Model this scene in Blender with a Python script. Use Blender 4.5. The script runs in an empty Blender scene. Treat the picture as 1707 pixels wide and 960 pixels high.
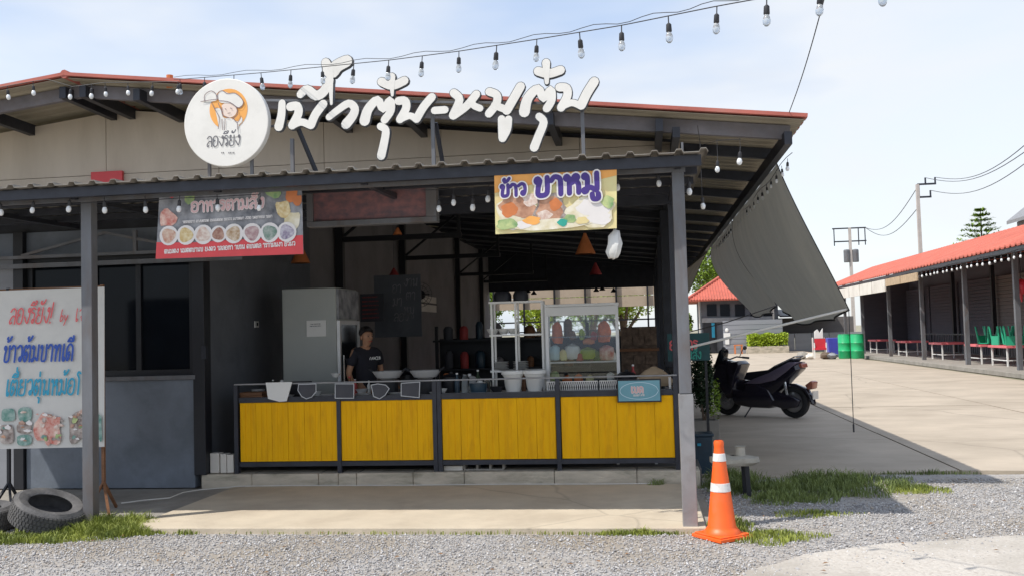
import bpy, bmesh, math, random
import numpy as np
from mathutils import Vector, Matrix
R = math.radians
S = bpy.context.scene
COL = S.collection
random.seed(7); rng = np.random.default_rng(7)

# ------------------------------------------------------------------ camera
F = 1600.0; IW, IH = 1707, 960; CZ = 1.6
CR = Matrix.Rotation(R(7.85), 3, 'Z') @ Matrix.Rotation(math.pi/2 + R(2.72), 3, 'X') @ Matrix.Rotation(R(-1.6), 3, 'Z')
cam_d = bpy.data.cameras.new('camera'); cam = bpy.data.objects.new('camera', cam_d); COL.objects.link(cam)
cam.matrix_world = Matrix.Translation((0, 0, CZ)) @ CR.to_4x4()
cam_d.sensor_width = 36; cam_d.lens = F/IW*36; cam_d.clip_start = .1; cam_d.clip_end = 3000
S.camera = cam
S.render.resolution_x = 1024; S.render.resolution_y = 575

# ------------------------------------------------------------------ sky, sun, exposure
SUN = Vector((.56, .34, -1.0)).normalized()          # direction the light travels
el = math.asin(-SUN.z); az = math.atan2(-SUN.x, -SUN.y)
S.view_settings.view_transform = 'Standard'; S.view_settings.look = 'None'
S.view_settings.gamma = 1; S.view_settings.exposure = 1.15
W = bpy.data.worlds.new("World"); S.world = W; W.use_nodes = True
nt = W.node_tree; nt.nodes.clear()
def N(t, typ, **kw):
    n = t.nodes.new(typ)
    for k, v in kw.items():
        if k.startswith('i_'): n.inputs[k[2:].replace('_', ' ')].default_value = v
        else: setattr(n, k, v)
    return n
sky = N(nt, 'ShaderNodeTexSky'); sky.sky_type = 'NISHITA'; sky.sun_disc = False
sky.sun_elevation = el; sky.sun_rotation = az; sky.air_density = 1.0; sky.dust_density = 1.0
b1 = N(nt, 'ShaderNodeBackground', i_Strength=.12); b2 = N(nt, 'ShaderNodeBackground', i_Strength=.44, i_Color=(.86, .93, 1.0, 1))
tc = N(nt, 'ShaderNodeTexCoord'); mp = N(nt, 'ShaderNodeMapping'); mp.inputs['Scale'].default_value = (1.0, 1.0, 3.2)
mp.inputs['Rotation'].default_value = (0, .12, 0)
n1 = N(nt, 'ShaderNodeTexNoise', i_Scale=2.3, i_Detail=7, i_Roughness=.55, i_Distortion=.3)
rp = N(nt, 'ShaderNodeValToRGB'); rp.color_ramp.elements[0].position = .34; rp.color_ramp.elements[1].position = .66
rp.color_ramp.elements[0].color = (.72, .72, .72, 1); rp.color_ramp.elements[1].color = (.97, .97, .97, 1)
mx = N(nt, 'ShaderNodeMixShader'); wo = N(nt, 'ShaderNodeOutputWorld')
n2 = N(nt, 'ShaderNodeTexNoise', i_Scale=1.4, i_Detail=5, i_Roughness=.5); rp2 = N(nt, 'ShaderNodeValToRGB')
rp2.color_ramp.elements[0].position = .40; rp2.color_ramp.elements[1].position = .58
rp2.color_ramp.elements[0].color = (.54, .68, .93, 1); rp2.color_ramp.elements[1].color = (.93, .96, 1.0, 1)
for a, b in ((tc.outputs['Generated'], mp.inputs[0]), (mp.outputs[0], n1.inputs[0]), (n1.outputs[0], rp.inputs[0]), (mp.outputs[0], n2.inputs[0]),
             (n2.outputs[0], rp2.inputs[0]), (rp2.outputs[0], b2.inputs[0]),
             (rp.outputs[0], mx.inputs[0]), (sky.outputs[0], b1.inputs[0]), (b1.outputs[0], mx.inputs[1]), (b2.outputs[0], mx.inputs[2]), (mx.outputs[0], wo.inputs[0])):
    nt.links.new(a, b)
sd = bpy.data.lights.new('sun', 'SUN'); sd.energy = 2.05; sd.angle = R(.53); sd.color = (1, .95, .87)
so = bpy.data.objects.new('sun', sd); COL.objects.link(so); so.rotation_euler = SUN.to_track_quat('-Z', 'Y').to_euler()
S.cycles.max_bounces = 8; S.cycles.transparent_max_bounces = 16

# ------------------------------------------------------------------ projection: a place in the photograph -> a point of the world on a known plane
def at(u, v, X=None, Y=None, Z=None):
    d = CR @ Vector(((u-IW/2)/F, -(v-IH/2)/F, -1.0)); c = Vector((0, 0, CZ))
    t = X/d.x if X is not None else (Y/d.y if Y is not None else (Z-CZ)/d.z)
    return c + d*t

# ------------------------------------------------------------------ materials
def sc(c, k): return (min(c[0]*k, 1), min(c[1]*k, 1), min(c[2]*k, 1), 1)
def M(name, c, rough=.6, metal=0., var=.12, scale=4., bump=0., bs=60., stain=None, sscale=1.2, samt=.5, trans=0., coat=0., emit=None, c2=None, stretch=(1,1,1), spec=.5, alpha=1., crack=0.):
    m = bpy.data.materials.new(name); m.use_nodes = True; t = m.node_tree; p = t.nodes['Principled BSDF']
    co = N(t, 'ShaderNodeTexCoord'); mpn = N(t, 'ShaderNodeMapping'); mpn.inputs['Scale'].default_value = stretch
    t.links.new(co.outputs['Object'], mpn.inputs[0])
    nz = N(t, 'ShaderNodeTexNoise', i_Scale=scale, i_Detail=6, i_Roughness=.6)
    t.links.new(mpn.outputs[0], nz.inputs[0])
    r = N(t, 'ShaderNodeValToRGB'); r.color_ramp.elements[0].position = .3; r.color_ramp.elements[1].position = .7
    r.color_ramp.elements[0].color = sc(c, 1-var); r.color_ramp.elements[1].color = sc(c2 or c, 1 if c2 else 1+var)
    t.links.new(nz.outputs[0], r.inputs[0]); out = r.outputs[0]
    if stain:
        n3 = N(t, 'ShaderNodeTexNoise', i_Scale=sscale, i_Detail=8, i_Roughness=.65, i_Distortion=.4); t.links.new(mpn.outputs[0], n3.inputs[0])
        r3 = N(t, 'ShaderNodeValToRGB'); r3.color_ramp.elements[0].position = .48; r3.color_ramp.elements[1].position = .72
        r3.color_ramp.elements[1].color = (samt,)*3+(1,); t.links.new(n3.outputs[0], r3.inputs[0])
        mi = N(t, 'ShaderNodeMixRGB'); t.links.new(r3.outputs[0], mi.inputs[0]); t.links.new(out, mi.inputs[1]); mi.inputs[2].default_value = tuple(stain)+(1,)
        out = mi.outputs[0]
    if crack:
        nw = N(t, 'ShaderNodeTexNoise', i_Scale=crack*2.5, i_Detail=4); t.links.new(co.outputs['Object'], nw.inputs[0])
        mw = N(t, 'ShaderNodeMixRGB'); mw.inputs[0].default_value = .35/crack*.25; t.links.new(co.outputs['Object'], mw.inputs[1]); t.links.new(nw.outputs['Color'], mw.inputs[2])
        vo = N(t, 'ShaderNodeTexVoronoi', i_Scale=crack); vo.feature = 'DISTANCE_TO_EDGE'; t.links.new(mw.outputs[0], vo.inputs[0])
        rc = N(t, 'ShaderNodeValToRGB'); rc.color_ramp.elements[0].position = 0; rc.color_ramp.elements[1].position = .007*crack+.003; rc.color_ramp.elements[0].color = (.30, .30, .30, 1); rc.color_ramp.elements[1].color = (0, 0, 0, 1); t.links.new(vo.outputs[0], rc.inputs[0])
        mc = N(t, 'ShaderNodeMixRGB'); t.links.new(rc.outputs[0], mc.inputs[0]); t.links.new(out, mc.inputs[1]); mc.inputs[2].default_value = (.10, .09, .075, 1); out = mc.outputs[0]
    t.links.new(out, p.inputs['Base Color'])
    p.inputs['Roughness'].default_value = rough; p.inputs['Metallic'].default_value = metal; p.inputs['Coat Weight'].default_value = coat
    p.inputs['Transmission Weight'].default_value = trans; p.inputs['Alpha'].default_value = alpha; p.inputs['Specular IOR Level'].default_value = spec
    if bump:
        nb = N(t, 'ShaderNodeTexNoise', i_Scale=bs, i_Detail=5); t.links.new(mpn.outputs[0], nb.inputs[0])
        bp = N(t, 'ShaderNodeBump', i_Strength=bump, i_Distance=.02); t.links.new(nb.outputs[0], bp.inputs['Height']); t.links.new(bp.outputs[0], p.inputs['Normal'])
    if emit: p.inputs['Emission Color'].default_value = tuple(c)+(1,); p.inputs['Emission Strength'].default_value = emit
    return m
def cells(name, cols, scale, rough=.9, bump=.6, stain=None):
    m = bpy.data.materials.new(name); m.use_nodes = True; t = m.node_tree; p = t.nodes['Principled BSDF']
    co = N(t, 'ShaderNodeTexCoord'); vo = N(t, 'ShaderNodeTexVoronoi', i_Scale=scale); t.links.new(co.outputs['Object'], vo.inputs[0])
    sp = N(t, 'ShaderNodeSeparateColor'); t.links.new(vo.outputs['Color'], sp.inputs[0])
    r = N(t, 'ShaderNodeValToRGB'); e = r.color_ramp.elements
    while len(e) < len(cols): e.new(.5)
    for i, c in enumerate(cols): e[i].position = i/(len(cols)-1); e[i].color = tuple(c)+(1,)
    t.links.new(sp.outputs[0], r.inputs[0]); out = r.outputs[0]
    if stain:
        nz = N(t, 'ShaderNodeTexNoise', i_Scale=.9, i_Detail=6); t.links.new(co.outputs['Object'], nz.inputs[0])
        r3 = N(t, 'ShaderNodeValToRGB'); r3.color_ramp.elements[0].position = .45; r3.color_ramp.elements[1].position = .65; t.links.new(nz.outputs[0], r3.inputs[0])
        mi = N(t, 'ShaderNodeMixRGB'); t.links.new(r3.outputs[0], mi.inputs[0]); t.links.new(out, mi.inputs[1]); mi.inputs[2].default_value = tuple(stain)+(1,); out = mi.outputs[0]
    t.links.new(out, p.inputs['Base Color']); p.inputs['Roughness'].default_value = rough
    bp = N(t, 'ShaderNodeBump', i_Strength=bump, i_Distance=.01); t.links.new(vo.outputs['Distance'], bp.inputs['Height']); bp.invert = True; t.links.new(bp.outputs[0], p.inputs['Normal'])
    return m
m = {}
m['ground'] = M('dry_ground', (.30, .27, .20), .95, var=.3, scale=.4, bump=.4, bs=8, stain=(.12, .16, .05), sscale=.15, samt=.7)
m['lot'] = M('lot_concrete', (.43, .365, .29), .88, var=.14, scale=1.4, bump=.2, bs=30, stain=(.31, .26, .20), sscale=.8, samt=.7, stretch=(.6, .8, 1), crack=.28)
m['slab'] = M('slab_concrete', (.54, .465, .36), .85, var=.10, scale=2.5, bump=.2, bs=60, stain=(.40, .33, .25), sscale=1.5, samt=.7, crack=.45)
m['curb'] = M('curb_concrete', (.52, .46, .37), .9, var=.2, scale=5, bump=.35, bs=40, stain=(.14, .135, .09), sscale=3.6, samt=.75, stretch=(.6, 1, 2))
m['pave'] = M('grey_pavement', (.30, .28, .25), .9, var=.2, scale=3, bump=.3, bs=30, stain=(.16, .15, .13), sscale=1.2)
m['gravel'] = cells('gravel_bed', [(.20, .18, .17), (.36, .34, .33), (.30, .30, .30), (.46, .44, .42), (.38, .34, .30)], 60, stain=(.30, .26, .21))
m['dirt'] = cells('pale_dirt', [(.40, .36, .32), (.52, .48, .43), (.46, .43, .39), (.56, .52, .47)], 60, bump=.25, stain=(.33, .30, .26))
m['steel'] = M('dark_steel', (.035, .038, .050), .45, .3, var=.25, scale=6)
m['steelg'] = M('grey_painted_steel', (.155, .16, .175), .55, .2, var=.18, scale=5, stain=(.13, .10, .085), sscale=3.5, samt=.8, stretch=(1, 1, .35), bump=.1, bs=25)
m['steell'] = M('light_steel', (.30, .30, .31), .45, .3, var=.1, scale=5, stain=(.18, .16, .14), sscale=6)
m['beam'] = M('beam_grey', (.19, .18, .20), .6, .1, var=.25, scale=3, stain=(.13, .10, .09), sscale=2.5)
m['black'] = M('black_paint', (.012, .013, .018), .5, var=.2)
m['gable'] = M('gable_board', (.62, .54, .45), .85, var=.07, scale=1.2, bump=.05, bs=40, stain=(.50, .43, .35), sscale=1.1, samt=.75, stretch=(1.5, 1, .35))
m['lining'] = M('roof_lining', (.34, .30, .23), .7, var=.12, scale=2)
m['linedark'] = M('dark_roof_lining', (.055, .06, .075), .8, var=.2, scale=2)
m['red'] = M('red_roof', (.46, .13, .10), .75, var=.2, scale=2, stain=(.40, .24, .20), sscale=2)
m['redt'] = M('red_tiles', (.50, .125, .085), .75, var=.18, scale=1.5, stain=(.34, .12, .085), sscale=.8)
m['canopy'] = M('canopy_sheet', (.27, .25, .22), .6, .1, var=.2, scale=3, stain=(.14, .11, .09), sscale=4)
m['cement'] = M('blue_grey_cement', (.16, .185, .225), .62, var=.22, scale=1.6, bump=.06, bs=30, stain=(.10, .12, .145), sscale=2.4, samt=.8)
m['cementd'] = M('dark_cement', (.13, .14, .16), .7, var=.18, scale=1.4, stain=(.08, .09, .11), sscale=1.7, samt=.7)
m['inner'] = M('inner_wall', (.21, .20, .205), .8, var=.15, scale=1.2, stain=(.13, .125, .13), sscale=1.1)
m['floor'] = M('hall_floor', (.14, .13, .12), .6, var=.2, scale=2)
m['glass'] = M('dark_glass', (.006, .008, .012), .09, var=.3, scale=1.3, spec=.14)
m['clear'] = M('clear_glass', (.9, .95, .95), .03, trans=1., var=.0)
m['yellow'] = M('yellow_paint', (.95, .49, .001), .6, spec=.2, var=.07, scale=3, bump=.05, bs=12, stain=(.66, .29, .006), sscale=4.5, samt=.6, stretch=(3, 1, .5))
m['white'] = M('white_paint', (.78, .78, .76), .5, var=.03, scale=3)
m['signwhite'] = M('sign_white', (.80, .78, .74), .45, var=.04, scale=3, stain=(.66, .64, .60), sscale=5, samt=.5)
m['lettergrey'] = M('letter_return', (.07, .075, .085), .5, var=.2)
m['orange'] = M('orange_print', (.85, .40, .10), .6, var=.08)
m['line'] = M('brown_line', (.20, .14, .16), .7, var=.1)
m['skinp'] = M('print_skin', (.80, .66, .58), .6, var=.05)
m['txtgrey'] = M('grey_print', (.13, .13, .15), .6, var=.1)
m['fridge'] = M('fridge_side', (.40, .42, .40), .4, var=.06, scale=1.5, stain=(.30, .34, .36), sscale=1)
m['chrome'] = M('chrome', (.65, .65, .66), .22, 1.)
m['alu'] = M('aluminium', (.66, .66, .66), .4, .35, var=.1)
m['cone'] = M('cone_orange', (.90, .125, .012), .45, var=.06, scale=6, stain=(.62, .15, .06), sscale=6, samt=.7)
m['reflect'] = M('reflective_white', (.74, .72, .70), .4, var=.08, scale=20, stain=(.50, .45, .41), sscale=14, samt=.7)
m['rubber'] = M('tyre_rubber', (.085, .083, .085), .8, var=.35, scale=9, bump=.3, bs=60, stain=(.20, .19, .18), sscale=3, samt=.6)
m['rubberd'] = M('black_rubber', (.015, .015, .017), .75, var=.3)
m['tarp'] = M('shade_net', (.42, .40, .34), .9, var=.2, scale=1.6, bump=.5, bs=2.2, stretch=(1, 1.6, .35), stain=(.22, .22, .20), sscale=1.3, samt=.8)
def translucent(mm, c, f):
    t = mm.node_tree; p = t.nodes['Principled BSDF']; o = t.nodes['Material Output']; tr = N(t, 'ShaderNodeBsdfTranslucent'); tr.inputs[0].default_value = tuple(c)+(1,); mi = N(t, 'ShaderNodeMixShader'); mi.inputs[0].default_value = f
    t.links.new(p.outputs[0], mi.inputs[1]); t.links.new(tr.outputs[0], mi.inputs[2]); t.links.new(mi.outputs[0], o.inputs[0])
translucent(m['tarp'], (.40, .38, .32), .32)
m['tarpedge'] = M('tarp_hem', (.03, .03, .032), .8)
m['rope'] = M('white_rope', (.62, .60, .56), .8)
m['wire'] = M('black_wire', (.03, .03, .035), .6)
m['bulb'] = M('bulb_glass', (.80, .82, .84), .15, var=.03, coat=.5, spec=.6)
m['bulbc'] = M('clear_bulb', (.75, .80, .85), .08, trans=.7, var=0)
m['terra'] = M('orange_lamp_shade', (.60, .19, .06), .6, var=.15, scale=8)
m['redshade'] = M('red_lamp_shade', (.40, .05, .05), .6, var=.15)
m['bred'] = M('banner_red', (.70, .07, .08), .5, var=.1, bump=.3, bs=3)
m['bdark'] = M('banner_dark', (.13, .14, .17), .5, var=.5, scale=6, c2=(.42, .42, .44), bump=.3, bs=3)
m['byel'] = M('banner_yellow', (.74, .54, .26), .5, var=.02, scale=3.5, c2=(.78, .76, .38), bump=.3, bs=3)
m['purple'] = M('purple_print', (.06, .03, .22), .5, var=.1)
m['pink'] = M('pink_print', (.72, .46, .46), .5, var=.1)
m['bredtxt'] = M('red_hand_print', (.75, .13, .14), .6, var=.1)
m['bluetxt'] = M('blue_hand_print', (.03, .09, .42), .6, var=.1)
m['cyantxt'] = M('cyan_hand_print', (.03, .34, .52), .6, var=.1)
m['vinyl'] = M('vinyl_white', (.62, .61, .58), .5, bump=.35, bs=2.5, var=.05, scale=1.5, stain=(.48, .48, .47), sscale=1.3, samt=.7)
for i, (a, b) in enumerate([((.55, .22, .14), (.75, .62, .50)), ((.62, .40, .12), (.80, .70, .45)), ((.60, .36, .28), (.85, .78, .70)), ((.28, .10, .07), (.62, .42, .32)),
                            ((.42, .25, .12), (.78, .68, .55)), ((.35, .16, .18), (.62, .50, .48)), ((.10, .22, .16), (.50, .52, .48)), ((.20, .14, .26), (.70, .68, .72)),
                            ((.03, .22, .17), (.42, .52, .48)), ((.60, .10, .07), (.85, .66, .56)), ((.12, .07, .06), (.62, .55, .50))]):
    m['food%d' % i] = M('food_print', a, .5, var=.1, scale=26 if i < 8 else 17, c2=b)
m['plate'] = M('plate_print', (.78, .74, .72), .4, var=.05)
m['foodpork'] = M('food_print', (.36, .15, .08), .5, var=.2, scale=9, c2=(.72, .42, .28))
m['foodrice'] = M('food_print', (.70, .60, .35), .5, var=.1, scale=9, c2=(.88, .84, .74))
m['leafp'] = M('green_print', (.15, .40, .16), .5, var=.3, scale=9, c2=(.62, .66, .30))
m['box'] = M('lightbox_red_print', (.15, .13, .16), .5, var=.3, scale=9, c2=(.36, .16, .16), stretch=(1, 1, 1.6))
m['screen'] = M('blue_sign_face', (.12, .34, .42), .35, var=.1, scale=3, c2=(.22, .46, .55))
m['screenl'] = M('pale_sign_print', (.50, .68, .76), .4, var=.05)
m['skin'] = M('skin', (.42, .22, .13), .55, var=.08)
m['hair'] = M('black_hair', (.015, .012, .012), .5, var=.3, bump=.4, bs=90)
m['shirt'] = M('black_shirt', (.014, .014, .022), .85, var=.2)
m['pants'] = M('dark_trousers', (.03, .03, .045), .85, var=.2)
m['leaf'] = M('leaf_green', (.045, .10, .018), .55, var=.45, scale=3)
m['leafd'] = M('leaf_dark_green', (.018, .042, .014), .6, var=.5, scale=3)
m['leafl'] = M('leaf_light_green', (.17, .27, .02), .55, var=.35, scale=3)
m['leafy'] = M('leaf_yellow_green', (.30, .40, .02), .55, var=.3, scale=4)
m['bark'] = M('bark', (.12, .085, .06), .9, var=.3, scale=9, bump=.5, bs=20)
m['grass'] = M('grass_blades', (.19, .27, .035), .6, var=.5, scale=3.5, c2=(.36, .40, .07))
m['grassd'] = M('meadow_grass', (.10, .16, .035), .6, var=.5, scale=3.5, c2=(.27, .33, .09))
m['pink2'] = M('pink_table_top', (.72, .16, .18), .5, var=.08)
m['gplast'] = M('green_plastic', (.02, .36, .20), .4, var=.1)
m['gbar'] = M('green_barrel_plastic', (.02, .42, .16), .4, var=.1, stain=(.02, .30, .14), sscale=2)
m['bplast'] = M('blue_plastic', (.06, .07, .42), .4, var=.1)
m['tealbin'] = M('dark_blue_plastic', (.02, .045, .07), .4, var=.2)
m['rplast'] = M('red_plastic', (.62, .03, .05), .4, var=.1)
m['shutter'] = M('roller_shutter', (.17, .155, .15), .6, .1, var=.12, scale=1, stretch=(1, 1, 6))
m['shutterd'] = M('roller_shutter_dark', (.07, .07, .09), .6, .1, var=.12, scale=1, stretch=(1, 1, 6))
m['white2'] = M('whitewash', (.72, .68, .62), .7, var=.1, scale=1, stain=(.5, .44, .38), sscale=1.5)
m['grey3'] = M('grey_render', (.27, .28, .31), .8, var=.08, scale=.6, stain=(.2, .21, .23), sscale=.8, stretch=(.3, 1, 4))
m['conc'] = M('pole_concrete', (.50, .45, .42), .8, var=.08)
m['beigew'] = M('beige_cladding', (.50, .40, .30), .7, var=.12, scale=1, stain=(.36, .28, .2), sscale=1)
m['wood'] = M('brown_wood', (.20, .09, .04), .6, var=.3, scale=6, stretch=(.5, 2, 6))
m['brick'] = M('interior_brick', (.17, .12, .09), .8, var=.5, scale=14)
m['tan'] = M('tan_sacking', (.46, .34, .22), .8, var=.15, scale=6)
m['bowlw'] = M('white_ceramic', (.70, .70, .68), .3, var=.04)
m['stone'] = M('pale_stone', (.42, .39, .33), .9, var=.18, scale=9, bump=.4, bs=30)
m['purpm'] = M('scooter_silver_purple', (.20, .17, .24), .3, .4, var=.1, coat=.5)
m['scoot'] = M('scooter_black', (.018, .016, .026), .22, .1, var=.2, coat=.6)
m['seatm'] = M('seat_vinyl', (.012, .012, .018), .5, var=.2)
m['taill'] = M('tail_lens', (.35, .12, .08), .2, var=.1, coat=.5)
m['rim'] = M('wheel_alloy', (.45, .45, .46), .3, .8)
m['teal'] = M('teal_board', (.012, .07, .075), .6, var=.3)
m['greentxt'] = M('green_print_bright', (.03, .36, .28), .6, var=.2)
m['liquid'] = M('orange_sauce', (.70, .14, .02), .4, var=.25, scale=12)
m['chalk'] = M('chalk_line', (.50, .52, .55), .9, var=.15)
m['chalkd'] = M('dull_chalk', (.24, .24, .26), .9, var=.4, scale=9)
m['slate'] = M('slate_board', (.06, .062, .075), .7, var=.2)

# ------------------------------------------------------------------ mesh building
class MB:
    def __init__(s): s.v = []; s.f = []; s.mi = []; s.k = 0
    def add(s, v, f, k=None):
        b = len(s.v); s.v += [tuple(p) for p in v]; s.f += [tuple(i+b for i in q) for q in f]; s.mi += [s.k if k is None else k]*len(f); return s
    def box(s, x0, x1, y0, y1, z0, z1, k=None):
        v = [(x, y, z) for z in (z0, z1) for y in (y0, y1) for x in (x0, x1)]
        return s.add(v, [(0, 2, 3, 1), (4, 5, 7, 6), (0, 1, 5, 4), (2, 6, 7, 3), (0, 4, 6, 2), (1, 3, 7, 5)], k)
    def bar(s, a, b, w, h=None, up=(0, 0, 1), k=None):
        a = Vector(a); b = Vector(b); d = (b-a).normalized(); h = h or w; u = Vector(up)
        if abs(d.dot(u)) > .97: u = Vector((0, 1, 0))
        x = d.cross(u).normalized(); z = x.cross(d)
        v = [p + x*w/2*i + z*h/2*j for p in (a, b) for j in (-1, 1) for i in (-1, 1)]
        return s.add(v, [(0, 1, 3, 2), (4, 6, 7, 5), (0, 4, 5, 1), (2, 3, 7, 6), (0, 2, 6, 4), (1, 5, 7, 3)], k)
    def tube(s, pts, r, n=8, cap=True, k=None):
        pts = [Vector(p) for p in pts]; rs = r if isinstance(r, (list, tuple)) else [r]*len(pts); vs = []; fs = []
        d0 = (pts[1]-pts[0]).normalized(); x = d0.orthogonal().normalized()
        for i, p in enumerate(pts):
            d = (pts[min(i+1, len(pts)-1)]-pts[max(i-1, 0)]).normalized()
            x = (x - d*x.dot(d)).normalized(); y = d.cross(x)
            vs += [p + (x*math.cos(2*math.pi*j/n) + y*math.sin(2*math.pi*j/n))*rs[i] for j in range(n)]
        for i in range(len(pts)-1):
            fs += [(i*n+j, i*n+(j+1) % n, (i+1)*n+(j+1) % n, (i+1)*n+j) for j in range(n)]
        if cap: fs += [tuple(reversed(range(n))), tuple((len(pts)-1)*n+j for j in range(n))]
        return s.add(vs, fs, k)
    def lathe(s, prof, c=(0, 0, 0), n=24, axis='Z', k=None, sq=(1, 1)):
        vs = []; fs = []; c = Vector(c)
        for r, z in prof:
            for j in range(n):
                a = 2*math.pi*j/n; x, y = r*math.cos(a)*sq[0], r*math.sin(a)*sq[1]
                vs.append(c + (Vector((x, y, z)) if axis == 'Z' else (Vector((z, x, y)) if axis == 'X' else Vector((y, z, x)))))
        for i in range(len(prof)-1):
            fs += [(i*n+j, i*n+(j+1) % n, (i+1)*n+(j+1) % n, (i+1)*n+j) for j in range(n)]
        if prof[0][0] > 1e-6: fs.append(tuple(reversed(range(n))))
        if prof[-1][0] > 1e-6: fs.append(tuple((len(prof)-1)*n+j for j in range(n)))
        return s.add(vs, fs, k)
    def ball(s, c, r, n=12, k=None):
        r = r if isinstance(r, (tuple, list)) else (r, r, r); h = n//2; vs = []; fs = []
        for i in range(h+1):
            t = math.pi*i/h
            for j in range(n):
                a = 2*math.pi*j/n
                vs.append((c[0]+r[0]*math.sin(t)*math.cos(a), c[1]+r[1]*math.sin(t)*math.sin(a), c[2]-r[2]*math.cos(t)))
        for i in range(h): fs += [(i*n+j, i*n+(j+1) % n, (i+1)*n+(j+1) % n, (i+1)*n+j) for j in range(n)]
        return s.add(vs, fs, k)
    def prism(s, poly, a, b, axis='Y', k=None, inset=0.):
        n = len(poly); cx = sum(p[0] for p in poly)/n; cz = sum(p[1] for p in poly)/n
        def mk(p, t): return (p[0], t, p[1]) if axis == 'Y' else ((t, p[0], p[1]) if axis == 'X' else (p[0], p[1], t))
        rings = [(a, 1.)] + [(b, 1.)]
        if inset: q = (b-a)*.22; rings = [(a, 1-inset), (a+q, 1), (b-q, 1), (b, 1-inset)]
        vs = [mk((cx+(p[0]-cx)*f, cz+(p[1]-cz)*f), t) for t, f in rings for p in poly]; fs = []
        for i in range(len(rings)-1): fs += [(i*n+j, i*n+(j+1) % n, (i+1)*n+(j+1) % n, (i+1)*n+j) for j in range(n)]
        fs += [tuple(reversed(range(n))), tuple((len(rings)-1)*n+j for j in range(n))]
        return s.add(vs, fs, k)
    def xf(s, mtx): s.v = [tuple(mtx @ Vector(p)) for p in s.v]; return s
    def build(s, name, mat, parent=None, bev=0., smooth=False, local=False, fix=True, ang=40):
        me = bpy.data.meshes.new(name); o3 = Vector((0, 0, 0)) if (local or parent is None) else origin(parent)
        me.from_pydata([tuple(Vector(p)-o3) for p in s.v], [], s.f)
        for mm in (mat if isinstance(mat, (list, tuple)) else [mat]): me.materials.append(m[mm] if isinstance(mm, str) else mm)
        me.polygons.foreach_set('material_index', s.mi)
        bm = bmesh.new(); bm.from_mesh(me)
        if fix: bmesh.ops.recalc_face_normals(bm, faces=bm.faces)
        if bev:
            es = [e for e in bm.edges if len(e.link_faces) == 2 and e.calc_face_angle(0) > .6]
            bmesh.ops.bevel(bm, geom=es, offset=bev, segments=2, profile=.5, affect='EDGES', clamp_overlap=True)
        if smooth:
            for f in bm.faces: f.smooth = True
            for e in bm.edges:
                if len(e.link_faces) == 2 and e.calc_face_angle(0) > R(ang): e.smooth = False
        bm.to_mesh(me); bm.free()
        o = bpy.data.objects.new(name, me); COL.objects.link(o)
        if parent: o.parent = parent
        return o
def origin(o):
    l = Vector(o.location)
    while o.parent: o = o.parent; l = l + Vector(o.location)
    return l
def tag(o, label=None, cat=None, group=None, kind=None):
    for k, v in (('label', label), ('category', cat), ('group', group), ('kind', kind)):
        if v: o[k] = v
    return o
def thing(name, loc, label, cat, group=None, rz=0.):
    o = bpy.data.objects.new(name, None); COL.objects.link(o); o.location = loc; o.rotation_euler = (0, 0, rz); o.empty_display_size = .1
    return tag(o, label, cat, group)
def kids(o): return [c for c in bpy.data.objects if c.parent == o]
def copy_tree(o, parent=None, ch=None):
    c = o.copy(); COL.objects.link(c); c.parent = parent
    for k in kids(o): copy_tree(k, c)
    return c
def dup(o, parent, loc, rz=None, scale=None):
    c = copy_tree(o, parent); c.location = loc
    if rz is not None: c.rotation_euler.z = rz
    if scale: c.scale = (scale,)*3
    return c
def smooth_pts(pts, n=5):
    pts = [Vector(p) for p in pts]
    if len(pts) < 3: return [pts[0].lerp(pts[1], i/4) for i in range(5)]
    out = []
    for i in range(len(pts)-1):
        p0 = pts[max(i-1, 0)]; p1 = pts[i]; p2 = pts[i+1]; p3 = pts[min(i+2, len(pts)-1)]
        for j in range(n):
            t = j/n
            out.append(.5*((2*p1)+(p2-p0)*t+(2*p0-5*p1+4*p2-p3)*t*t+(3*p1-p0-3*p2+p3)*t*t*t))
    out.append(pts[-1]); return out
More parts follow.
